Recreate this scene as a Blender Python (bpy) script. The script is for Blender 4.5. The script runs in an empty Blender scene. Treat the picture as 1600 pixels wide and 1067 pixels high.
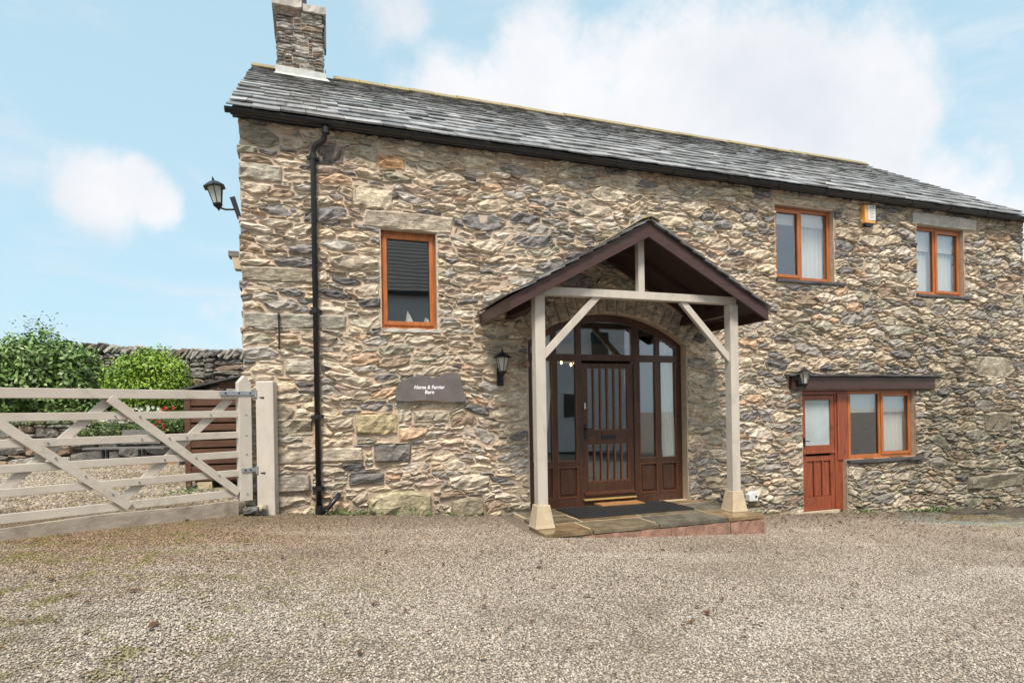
import bpy, bmesh, math, random
import numpy as np
from mathutils import Vector, Matrix, noise
R = random.Random(11)
S = bpy.context.scene
COL = S.collection
PI = math.pi

# ------------------------------------------------------------------ camera, world, sun, exposure
YAW, ROLL, DIST = 0.3315, -0.0169, 7.697
cam = bpy.data.cameras.new('camera')
cam.lens = 918.3 / 1600 * 36
cam.shift_y = (643.0 - 533.5) / 1600
cam.clip_end = 2000
co = bpy.data.objects.new('camera', cam); COL.objects.link(co)
co.matrix_world = Matrix.Translation((0, -DIST, 0)) @ Matrix.Rotation(-YAW, 4, 'Z') @ Matrix.Rotation(PI/2, 4, 'X') @ Matrix.Rotation(ROLL, 4, 'Z')
S.camera = co
S.view_settings.view_transform = 'Standard'; S.view_settings.look = 'None'
S.view_settings.exposure = 0.66; S.view_settings.gamma = 1
S.view_settings.use_curve_mapping = False
S.render.engine = 'CYCLES'
S.cycles.max_bounces = 7; S.cycles.transparent_max_bounces = 12
S.cycles.use_denoising = True

SUN_EL, SUN_AZ = math.radians(58), math.radians(200)   # azimuth clockwise from +Y
sdir = Vector((math.sin(SUN_AZ)*math.cos(SUN_EL), math.cos(SUN_AZ)*math.cos(SUN_EL), math.sin(SUN_EL)))
sl = bpy.data.lights.new('sun', 'SUN'); sl.energy = 3.0; sl.angle = math.radians(13); sl.color = (1, .91, .81)
so = bpy.data.objects.new('sun', sl); COL.objects.link(so)
so.rotation_euler = sdir.to_track_quat('Z', 'Y').to_euler()

W = bpy.data.worlds.new('World'); S.world = W; W.use_nodes = True
nt = W.node_tree; nt.nodes.clear()
def wn(t, **k):
    n = nt.nodes.new(t)
    for a, b in k.items(): setattr(n, a, b)
    return n
def wl(a, b): nt.links.new(a, b)
out = wn('ShaderNodeOutputWorld'); bg = wn('ShaderNodeBackground'); wl(bg.outputs[0], out.inputs[0])
sky = wn('ShaderNodeTexSky', sky_type='NISHITA', sun_disc=False, sun_elevation=SUN_EL, sun_rotation=SUN_AZ,
         altitude=100, air_density=1.0, dust_density=1.2, ozone_density=1.0)
tc = wn('ShaderNodeTexCoord')
def math_n(op, a, b=None, clamp=False):
    n = wn('ShaderNodeMath', operation=op, use_clamp=clamp)
    for i, v in enumerate((a, b)):
        if v is None: continue
        if isinstance(v, (int, float)): n.inputs[i].default_value = v
        else: wl(v, n.inputs[i])
    return n.outputs[0]
# clouds: soft masses at their bearings, their edges broken by noise (direction space, all round the sky)
blobs = [((.20,.85,.455),.11,.9), ((.33,.80,.50),.12,.9), ((.386,.803,.434),.17,1), ((.58,.684,.43),.20,1), ((.69,.60,.38),.17,1), ((.80,.55,.23),.17,1), ((.27,.84,.44),.12,.9), ((.47,.74,.47),.15,1),
         ((.15,.86,.48),.08,.62), ((.12,.83,.56),.11,.55), ((.5,.68,.40),.22,1), ((-.252,.915,.300),.085,1), ((-.20,.935,.295),.06,.95), ((-.225,.93,.33),.05,.9), ((-.39,.87,.310),.05,.9),
         ((.50,.66,.56),.07,.5), ((.62,.54,.56),.08,.5), ((-.08,.985,.12),.12,.56), ((.78,.46,.42),.07,.5), ((-.9,.1,.5),.4,1), ((.3,-.8,.55),.7,1),
         ((.95,-.1,.35),.5,1), ((-.5,-.8,.4),.5,.9), ((0,-.2,.97),.3,.8), ((-.7,-.1,.7),.3,.8)]
mx = None
nw = wn('ShaderNodeTexNoise'); nw.inputs['Scale'].default_value = 3.2; nw.inputs['Detail'].default_value = 7; nw.inputs['Roughness'].default_value = .58
wl(tc.outputs['Generated'], nw.inputs['Vector'])
for c, r, s in blobs:
    c = Vector(c).normalized()
    d = wn('ShaderNodeVectorMath', operation='DISTANCE'); wl(tc.outputs['Generated'], d.inputs[0]); d.inputs[1].default_value = c
    m = wn('ShaderNodeMapRange', interpolation_type='SMOOTHSTEP'); wl(d.outputs['Value'], m.inputs[0])
    m.inputs[1].default_value = 0; m.inputs[2].default_value = r*1.5; m.inputs[3].default_value = s; m.inputs[4].default_value = 0
    mx = m.outputs[0] if mx is None else math_n('MAXIMUM', mx, m.outputs[0])
nb = wn('ShaderNodeTexNoise'); nb.inputs['Scale'].default_value = 9; nb.inputs['Detail'].default_value = 9; nb.inputs['Roughness'].default_value = .66
wl(tc.outputs['Generated'], nb.inputs['Vector'])
v = math_n('ADD', mx, math_n('MULTIPLY', math_n('SUBTRACT', nw.outputs[0], .5), 1.15))
v = math_n('ADD', v, math_n('MULTIPLY', math_n('SUBTRACT', nb.outputs[0], .5), .95))
ms = wn('ShaderNodeMapRange', interpolation_type='SMOOTHSTEP'); wl(v, ms.inputs[0]); ms.inputs[1].default_value = .31; ms.inputs[2].default_value = .76
# thin high veil everywhere paler towards the horizon
sx = wn('ShaderNodeSeparateXYZ'); wl(tc.outputs['Generated'], sx.inputs[0])
hz = wn('ShaderNodeMapRange'); wl(sx.outputs[2], hz.inputs[0]); hz.inputs[1].default_value = 0; hz.inputs[2].default_value = .8; hz.inputs[3].default_value = .86; hz.inputs[4].default_value = .72
skm = wn('ShaderNodeVectorMath', operation='SCALE'); wl(sky.outputs[0], skm.inputs[0]); skm.inputs['Scale'].default_value = .12
veil = wn('ShaderNodeMixRGB'); wl(hz.outputs[0], veil.inputs[0]); wl(skm.outputs[0], veil.inputs[1]); veil.inputs[2].default_value = (.37, .535, .61, 1)
cc = wn('ShaderNodeValToRGB'); wl(nw.outputs[0], cc.inputs[0])
cc.color_ramp.elements[0].position = .38; cc.color_ramp.elements[0].color = (.61, .615, .635, 1)
cc.color_ramp.elements[1].position = .62; cc.color_ramp.elements[1].color = (.505, .53, .565, 1)
# thin streaked high cloud
cm = wn('ShaderNodeMapping'); cm.inputs['Scale'].default_value = (1.0, 1.0, 3.2); wl(tc.outputs['Generated'], cm.inputs[0])
cn = wn('ShaderNodeTexNoise'); cn.inputs['Scale'].default_value = 2.6; cn.inputs['Detail'].default_value = 8; cn.inputs['Roughness'].default_value = .62; cn.inputs['Distortion'].default_value = .5; wl(cm.outputs[0], cn.inputs['Vector'])
cs = wn('ShaderNodeMapRange', interpolation_type='SMOOTHSTEP'); wl(cn.outputs[0], cs.inputs[0]); cs.inputs[1].default_value = .44; cs.inputs[2].default_value = .74; cs.inputs[4].default_value = .62
mm = math_n('MAXIMUM', ms.outputs[0], cs.outputs[0])
mc = wn('ShaderNodeMixRGB'); wl(mm, mc.inputs[0]); wl(veil.outputs[0], mc.inputs[1]); wl(cc.outputs[0], mc.inputs[2])
wl(mc.outputs[0], bg.inputs[0]); bg.inputs[1].default_value = 1.0

# ------------------------------------------------------------------ materials
class NT:
    def __init__(s, name):
        s.m = bpy.data.materials.new(name); s.m.use_nodes = True
        s.t = s.m.node_tree; s.b = s.t.nodes['Principled BSDF']; s.tc = s.t.nodes.new('ShaderNodeTexCoord')
    def n(s, t, **k):
        x = s.t.nodes.new(t)
        for a, b in k.items(): setattr(x, a, b)
        return x
    def set(s, sock, v):
        if isinstance(v, (int, float, tuple, list)): sock.default_value = (tuple(v)+(1,) if isinstance(v, (tuple, list)) and len(v) == 3 and len(sock.default_value) == 4 else v)
        else: s.t.links.new(v, sock)
    def noise(s, scale, detail=4, rough=.6, stretch=(1,1,1), src=None, dist=0):
        mp = s.n('ShaderNodeMapping'); mp.inputs['Scale'].default_value = stretch
        s.set(mp.inputs[0], src if src is not None else s.tc.outputs['Object'])
        x = s.n('ShaderNodeTexNoise'); s.t.links.new(mp.outputs[0], x.inputs['Vector'])
        x.inputs['Scale'].default_value = scale; x.inputs['Detail'].default_value = detail; x.inputs['Roughness'].default_value = rough; x.inputs['Distortion'].default_value = dist
        return x.outputs[0]
    def vor(s, scale, feature='F1', out='Distance', src=None, stretch=(1,1,1)):
        mp = s.n('ShaderNodeMapping'); mp.inputs['Scale'].default_value = stretch
        s.set(mp.inputs[0], src if src is not None else s.tc.outputs['Object'])
        x = s.n('ShaderNodeTexVoronoi', feature=feature); s.t.links.new(mp.outputs[0], x.inputs['Vector']); x.inputs['Scale'].default_value = scale
        return x.outputs[out]
    def ramp(s, f, a, b, c0=0., c1=1.):
        r = s.n('ShaderNodeMapRange', interpolation_type='SMOOTHSTEP'); s.set(r.inputs[0], f)
        for i, v in enumerate((a, b, c0, c1)): r.inputs[i+1].default_value = v
        return r.outputs[0]
    def math(s, op, a, b=0.):
        x = s.n('ShaderNodeMath', operation=op); s.set(x.inputs[0], a); s.set(x.inputs[1], b); return x.outputs[0]
    def mix(s, f, a, b, mode='MIX'):
        x = s.n('ShaderNodeMixRGB', blend_type=mode); s.set(x.inputs[0], f); s.set(x.inputs[1], a); s.set(x.inputs[2], b); return x.outputs[0]
    def bump(s, h, strength=.5, dist=.01, prev=None):
        x = s.n('ShaderNodeBump'); x.inputs['Strength'].default_value = strength; x.inputs['Distance'].default_value = dist
        s.set(x.inputs['Height'], h)
        if prev is not None: s.t.links.new(prev, x.inputs['Normal'])
        return x.outputs[0]
    def fin(s, col=None, rough=None, nrm=None, **k):
        if col is not None: s.set(s.b.inputs['Base Color'], col)
        if rough is not None: s.set(s.b.inputs['Roughness'], rough)
        if nrm is not None: s.t.links.new(nrm, s.b.inputs['Normal'])
        for a, v in k.items(): s.set(s.b.inputs[a.replace('_', ' ')], v)
        return s.m
M = {}
def attr(a, name='tint'):
    x = a.n('ShaderNodeAttribute'); x.attribute_name = name; return x.outputs['Color']
def stone_mat(name, lichen=.5, grime=1.0, wet=.75):
    a = NT(name)
    base = attr(a)
    lay = a.noise(7, 8, .72, (1, 1, 4.5), dist=.25)
    big = a.noise(2.3, 3, .5)
    fine = a.noise(60, 5, .7)
    mid = a.noise(18, 6, .7, (1, 1, 1.8), dist=.35)
    k = a.ramp(lay, .30, .70, .50, 1.42)
    c = a.mix(1, base, a.mix(0, k, k), 'MULTIPLY')
    k2 = a.ramp(mid, .3, .7, .66, 1.32)
    c = a.mix(1, c, k2, 'MULTIPLY')
    c = a.mix(a.ramp(fine, .55, .75, 0, .35), c, (.09, .075, .055))
    c = a.mix(a.ramp(a.noise(11, 6, .8, (1, 1, 4.5), dist=1.2), .60, .68, 0, .75), c, (.045, .038, .03))
    rust = a.noise(9, 4, .6)
    c = a.mix(a.ramp(a.noise(1.1, 6, .68, (1, 1, .6)), .50, .70, 0, .34*grime), c, (.10, .085, .062))
    c = a.mix(a.ramp(rust, .58, .75, 0, .5), c, (.38, .25, .12))
    li = a.noise(26, 5, .75)
    c = a.mix(a.math('MULTIPLY', a.ramp(li, .57, .66, 0, lichen), a.ramp(a.noise(3.1, 2), .42, .6)), c, (.60, .56, .48))
    # damp, mossy low right-hand end
    sx = a.n('ShaderNodeSeparateXYZ'); a.set(sx.inputs[0], a.tc.outputs['Object'])
    reg = a.math('MULTIPLY', a.ramp(sx.outputs[0], 6.5, 12), a.ramp(a.math('ADD', sx.outputs[2], a.math('MULTIPLY', big, .9)), 3.2, -.6))
    reg = a.math('MAXIMUM', reg, a.math('MULTIPLY', a.ramp(sx.outputs[2], -.75, -1.5), .55))
    st = a.noise(1.6, 6, .65, (1, 1, .5))
    c = a.mix(a.math('MULTIPLY', a.math('MULTIPLY', reg, a.ramp(st, .34, .58)), .66*grime), c, (.085, .075, .05))
    c = a.mix(a.math('MULTIPLY', a.math('MULTIPLY', reg, a.ramp(a.noise(11, 4), .5, .68)), .5*grime), c, (.17, .17, .07))
    h = a.math('ADD', a.math('MULTIPLY', lay, 1.0), a.math('MULTIPLY', mid, .6))
    nr = a.bump(h, .8, .024)
    nr = a.bump(fine, .6, .006, nr)
    return a.fin(c, wet, nr)
M['stone'] = stone_mat('rubble_stone')
M['chimney_stone'] = stone_mat('chimney_stone', .8, 0)
def mortar():
    a = NT('lime_mortar')
    n1 = a.noise(3, 5, .6); n2 = a.noise(45, 5, .7); n3 = a.noise(14, 5, .65)
    c = a.mix(a.ramp(n1, .35, .65), (.64, .50, .375), (.56, .455, .35))
    c = a.mix(a.ramp(n3, .55, .8, 0, .7), c, (.20, .155, .11))
    sx = a.n('ShaderNodeSeparateXYZ'); a.set(sx.inputs[0], a.tc.outputs['Object'])
    reg = a.math('MULTIPLY', a.ramp(sx.outputs[0], 5.5, 12, 0, .75), a.ramp(a.math('ADD', sx.outputs[2], n1), 4.4, .6))
    reg = a.math('MAXIMUM', reg, a.math('MULTIPLY', a.ramp(sx.outputs[2], -.7, -1.4), .5))
    c = a.mix(reg, c, (.13, .105, .07))
    nr = a.bump(a.math('ADD', n2, a.math('MULTIPLY', n3, 2)), .9, .015)
    return a.fin(c, .9, nr)
M['mortar'] = mortar()
def simple(name, col, rough=.5, var=.25, scale=8, stretch=(1,1,1), bump=.3, bd=.003, detail=5, met=0., dark=None, cover=.3, **k):
    a = NT(name)
    n = a.noise(scale, detail, .65, stretch, dist=.3); f = a.noise(scale*7, 4, .6, stretch)
    c = a.mix(1, col, a.ramp(n, .25, .75, 1-var, 1+var), 'MULTIPLY')
    if dark: c = a.mix(a.ramp(a.noise(scale*.6+1.3, 6, .7), .6-cover*.4, .78, 0, .85), c, dark)
    nr = a.bump(a.math('ADD', n, a.math('MULTIPLY', f, .5)), bump, bd)
    return a.fin(c, a.ramp(f, .2, .8, max(rough-.08, .03), rough+.08), nr, Metallic=met, **k)
M['oak'] = simple('orange_stained_wood', (.42, .135, .035), .38, .3, 6, (6, 6, .6), .2)
M['oakh'] = simple('orange_stained_wood_rail', (.42, .135, .035), .38, .3, 6, (.6, 6, 6), .2)
M['reddoor'] = simple('red_stained_wood', (.27, .068, .028), .38, .4, 6, (6, 6, .5), .35, dark=(.10,.03,.015), cover=.2)
M['brown'] = simple('dark_stained_wood', (.070, .030, .017), .30, .35, 6, (6, 6, .5), .2)
M['brownlight'] = simple('worn_brown_glazing_bar', (.145, .055, .022), .4, .4, 7, (6, 6, .6), .2)
M['maroon'] = simple('maroon_painted_board', (.066, .031, .025), .42, .25, 5, (1, 6, 6), .25, dark=(.05,.03,.025))
M['soffit'] = simple('dark_soffit_board', (.045, .022, .018), .6, .25, 5, (1, 6, 6), .25)
M['cream'] = simple('stone_coloured_paint', (.555, .50, .43), .55, .10, 4, (2, 2, .6), .12, dark=(.33,.29,.21), cover=.12)
M['creamh'] = simple('stone_coloured_paint_rail', (.53, .475, .41), .55, .10, 4, (.6, 2, 2), .12, dark=(.27,.25,.16), cover=.16)
M['creamw'] = simple('weathered_painted_board', (.36, .305, .25), .65, .22, 5, (.5, 3, 5), .4, dark=(.17,.14,.10), cover=.35)
M['black'] = simple('black_plastic', (.016, .016, .018), .32, .2, 12, bump=.08)
M['iron'] = simple('black_iron', (.012, .012, .013), .4, .3, 20, bump=.3)
M['lead'] = simple('pale_lead_flashing', (.50, .52, .49), .55, .16, 6, (1,1,.6), .2, dark=(.40,.42,.30), cover=.3)
M['sand'] = simple('cream_sandstone', (.52, .425, .29), .8, .12, 12, bump=.4)
M['redsand'] = simple('red_sandstone', (.33, .19, .135), .8, .35, 9, bump=.7, bd=.01, dark=(.10,.07,.05), cover=.35)
M['galv'] = simple('galvanised_steel', (.42, .44, .46), .38, .12, 15, bump=.1, met=.7)
M['shed'] = simple('brown_slatted_timber', (.105, .048, .027), .65, .4, 5, (.6, 5, 5), .4)
M['white'] = simple('white_plastic', (.72, .72, .70), .4, .05, 10, bump=.05)
M['render'] = simple('white_render', (.70, .69, .67), .85, .08, 8, bump=.3)
M['lint'] = simple('pale_concrete_lintel', (.50, .475, .42), .85, .22, 8, (1,1,1.5), .6, .008, dark=(.26,.22,.17), cover=.2)
M['plaster'] = simple('buff_reveal_plaster', (.47, .35, .25), .9, .15, 10, bump=.4, dark=(.2,.15,.1), cover=.1)
M['greywood'] = simple('grey_weathered_wood', (.17, .16, .15), .7, .3, 5, (.6, 5, 5), .3)
M['edge'] = simple('orange_brown_edging', (.30, .16, .07), .7, .3, 4, (.6, 4, 4), .4)
M['bark'] = simple('dark_bark', (.07, .05, .035), .9, .3, 12, bump=.6)
M['brass'] = simple('worn_brass', (.75, .55, .22), .35, .15, 10, met=.6, bump=.1)
M['plant_pot'] = simple('terracotta', (.35, .15, .08), .8, .2, 10)
M['reddrum'] = simple('red_flower', (.48, .03, .02), .6, .3, 10)
M['whiteflower'] = simple('white_flower', (.75, .75, .66), .6, .1, 10)
M['inside'] = simple('pale_room_wall', (.34, .32, .29), .9, .05, 4)
M['darkfloor'] = simple('room_floor', (.10, .08, .06), .7, .2, 4)
M['orange'] = simple('orange_alarm_plastic', (.80, .40, .11), .5, .12, 10, bump=.05)
M['ink'] = simple('grey_print', (.10, .12, .10), .6, .1, 10, bump=0)
M['inkpale'] = simple('faint_grey_print', (.42, .42, .46), .6, .1, 10, bump=0)
M['letter'] = simple('white_lettering', (.85, .85, .82), .6, .05, 10, bump=0)
M['cloth'] = simple('pale_green_curtain', (.86, .90, .85), .85, .08, 8, (3,3,.5), .2)
M['lace'] = simple('white_net_curtain', (.74, .74, .72), .9, .05, 14, (6,6,.5), .2)
M['blind'] = simple('white_roller_blind', (.80, .79, .75), .8, .03, 6, bump=.05)
M['coir'] = simple('coir_mat', (.34, .17, .06), .95, .3, 60, bump=.8, bd=.01)
M['rubber'] = simple('black_rubber_mat', (.018, .020, .022), .55, .4, 90, bump=.8, bd=.01)
M['leafbrown'] = simple('dead_leaf', (.10, .045, .02), .7, .5, 20)
def flag():
    a = NT('wet_flagstone')
    base = attr(a); n = a.noise(5, 6, .65); f = a.noise(50, 4, .7); w = a.noise(2.6, 4, .6)
    c = a.mix(1, base, a.ramp(n, .3, .7, .6, 1.35), 'MULTIPLY')
    c = a.mix(a.ramp(f, .62, .72, 0, .5), c, (.35, .33, .27))
    return a.fin(c, a.ramp(w, .36, .6, .10, .42), a.bump(a.math('ADD', n, a.math('MULTIPLY', f, .25)), .35, .006))
M['flag'] = flag()
def slate_mat(name, moss=.4, rough=.36):
    a = NT(name)
    base = attr(a); n = a.noise(5, 6, .7, (1, 1, 1)); f = a.noise(38, 5, .7); m = a.noise(3.2, 6, .7)
    c = a.mix(1, base, a.ramp(n, .3, .7, .6, 1.45), 'MULTIPLY')
    c = a.mix(a.ramp(f, .60, .70, 0, .55), c, (.36, .37, .34))
    sx = a.n('ShaderNodeSeparateXYZ'); a.set(sx.inputs[0], a.tc.outputs['Object'])
    up = a.ramp(sx.outputs[1], 1.0, 3.5, .25, 1)
    c = a.mix(a.math('MULTIPLY', a.math('MULTIPLY', a.ramp(m, .42, .60), up), moss), c, (.055, .05, .035))
    return a.fin(c, a.ramp(n, .3, .7, rough-.08, rough+.18), a.bump(a.math('ADD', n, a.math('MULTIPLY', f, .4)), .6, .012))
M['slate'] = slate_mat('wet_slate', .9)
M['dslate'] = simple('dark_slate_sill', (.075, .072, .072), .45, .35, 9, (1,1,4), .5, .006)
M['sign'] = simple('grey_slate_sign', (.150, .128, .122), .5, .2, 6, bump=.35, bd=.004, dark=(.15,.12,.11), cover=.2)
def ridge_mat():
    a = NT('lichened_ridge_tile')
    n = a.noise(8, 6, .7); f = a.noise(30, 4, .7)
    c = a.mix(a.ramp(n, .38, .6), (.30, .26, .19), (.36, .29, .12))
    c = a.mix(a.ramp(f, .5, .66, 0, .75), c, (.10, .10, .06))
    return a.fin(c, .9, a.bump(a.math('ADD', n, f), .7, .01))
M['ridge'] = ridge_mat()
def glass(name, f0=.30, dark=0):
    a = NT(name); a.t.nodes.remove(a.b)
    o = [n for n in a.t.nodes if n.type == 'OUTPUT_MATERIAL'][0]
    tr = a.n('ShaderNodeBsdfTransparent'); tr.inputs[0].default_value = (.95-dark, .96-dark, .95-dark, 1)
    gl = a.n('ShaderNodeBsdfGlossy'); gl.inputs['Roughness'].default_value = .015
    gl.inputs['Color'].default_value = (.93, .95, 1, 1)
    nr = a.bump(a.noise(1.6, 2, .5), .04, .02); a.t.links.new(nr, gl.inputs['Normal'])
    lw = a.n('ShaderNodeLayerWeight'); lw.inputs['Blend'].default_value = .5
    f = a.math('ADD', a.math('MULTIPLY', a.math('POWER', lw.outputs['Facing'], 4.), 1-f0), f0)
    mx = a.n('ShaderNodeMixShader'); a.set(mx.inputs[0], f)
    a.t.links.new(tr.outputs[0], mx.inputs[1]); a.t.links.new(gl.outputs[0], mx.inputs[2]); a.t.links.new(mx.outputs[0], o.inputs[0])
    return a.m
M['glass'] = glass('window_glass', .14)
M['frosted'] = simple('frosted_glass', (.40, .46, .47), .16, .12, 3, bump=.1)
def lampglass():
    a = NT('lantern_glass'); return a.fin((.62, .62, .55), .12, Alpha=.75)
M['lglass'] = lampglass()
def bulb():
    a = NT('lit_bulb'); a.b.inputs['Emission Color'].default_value = (1, .62, .28, 1); a.b.inputs['Emission Strength'].default_value = 9
    return a.fin((.8, .6, .4), .5)
M['bulb'] = bulb()
def leaf(name, c1, c2, c3):
    a = NT(name)
    oi = attr(a)
    sx = a.n('ShaderNodeSeparateXYZ'); a.set(sx.inputs[0], oi)
    c = a.mix(a.ramp(sx.outputs[0], 0, .6), c1, c2); c = a.mix(a.ramp(sx.outputs[0], .6, 1), c, c3)
    return a.fin(c, .45, Transmission_Weight=0.0, Subsurface_Weight=.0)
M['leafA'] = leaf('laurel_leaf', (.05, .10, .02), (.15, .26, .06), (.38, .48, .22))
M['leafB'] = leaf('yellow_green_leaf', (.07, .14, .012), (.20, .34, .03), (.42, .56, .07))
M['leafC'] = leaf('mixed_bed_leaf', (.03, .06, .015), (.09, .16, .03), (.26, .27, .06))
def gravel(name, under):
    a = NT(name)
    P = a.n('ShaderNodeNewGeometry').outputs['Position']
    patch = a.noise(.55, 4, .6, src=P)
    if under:
        vc = a.vor(75, 'F1', 'Color', src=P); vd = a.vor(75, src=P)
        sp = a.n('ShaderNodeSeparateXYZ'); a.set(sp.inputs[0], vc); rnd = sp.outputs[0]
    else:
        oi = a.n('ShaderNodeObjectInfo'); rnd = oi.outputs['Random']
    cr = a.n('ShaderNodeValToRGB'); a.set(cr.inputs[0], rnd)
    cols = [(0, (.14, .118, .095)), (.14, (.27, .23, .19)), (.4, (.39, .33, .27)), (.62, (.45, .37, .285)), (.8, (.49, .43, .36)), (1, (.62, .57, .50))]
    cr.color_ramp.elements[0].position = 0; cr.color_ramp.elements[0].color = cols[0][1]+(1,)
    cr.color_ramp.elements[1].position = 1; cr.color_ramp.elements[1].color = cols[-1][1]+(1,)
    for p, c in cols[1:-1]:
        e = cr.color_ramp.elements.new(p); e.color = c+(1,)
    c = cr.outputs[0]
    sx = a.n('ShaderNodeSeparateXYZ'); a.set(sx.inputs[0], P)
    X, Y = sx.outputs[0], sx.outputs[1]
    wob = a.math('MULTIPLY', a.noise(1.3, 4, .6, src=P), 1.6)
    # earthy brown towards the wall and the gate, where the stones are trodden in
    near = a.math('MULTIPLY', a.ramp(a.math('ADD', Y, wob), -3.3, -.2), a.ramp(Y, 1.2, .2, .35, 1))
    left = a.ramp(a.math('ADD', X, wob), 3.2, -.8)
    e = a.math('MULTIPLY', near, a.math('MULTIPLY', a.math('ADD', left, .35), .75))
    c = a.mix(e, c, a.mix(1, c, (.66, .52, .36), 'MULTIPLY'))
    # moss and fine debris
    mo = a.noise(5, 6, .72, src=P)
    g = a.math('MULTIPLY', a.ramp(mo, .50, .62), a.math('MULTIPLY', a.ramp(a.math('ADD', X, wob), 2.2, -.9), .85))
    gr = a.math('MULTIPLY', a.ramp(mo, .40, .58), a.math('MULTIPLY', a.ramp(a.math('ADD', X, wob), 9.3, 11.3), a.ramp(a.math('ADD', Y, wob), -1.9, -.2)))
    c = a.mix(a.math('MAXIMUM', g, gr), c, (.20, .18, .045))
    bl = a.math('MULTIPLY', a.ramp(a.noise(1.9, 3, .5, src=P), .42, .55), a.math('MULTIPLY', a.ramp(X, 8.6, 9.9), a.ramp(a.math('ADD', Y, wob), -1.4, -.1)))
    c = a.mix(a.math('MULTIPLY', bl, .8), c, (.20, .235, .245))
    c = a.mix(a.math('MULTIPLY', a.ramp(patch, .42, .68), .34), c, (.19, .145, .10))
    c = a.mix(a.math('MULTIPLY', a.ramp(a.noise(1.7, 5, .7, src=P), .50, .68), .32), c, (.15, .12, .085))
    tr = a.noise(.9, 3, .5, src=P, stretch=(.35, 1.6, 1))
    c = a.mix(a.ramp(tr, .52, .66, 0, .22), c, (.62, .57, .50))
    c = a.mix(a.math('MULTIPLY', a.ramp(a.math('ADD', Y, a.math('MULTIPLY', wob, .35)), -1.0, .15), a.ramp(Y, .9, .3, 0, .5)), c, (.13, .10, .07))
    if under:
        c = a.mix(a.ramp(vd, .25, .62, 0, .8), c, (.07, .055, .04))
        fade = a.math('ABSOLUTE', a.math('ADD', Y, 3.5))
        return a.fin(c, .85, a.bump(a.math('MULTIPLY', vd, -1), .7, .01))
    return a.fin(c, .7)
M['gravel'] = gravel('gravel_bed', True); M['pebble'] = gravel('gravel_stone', False)

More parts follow.
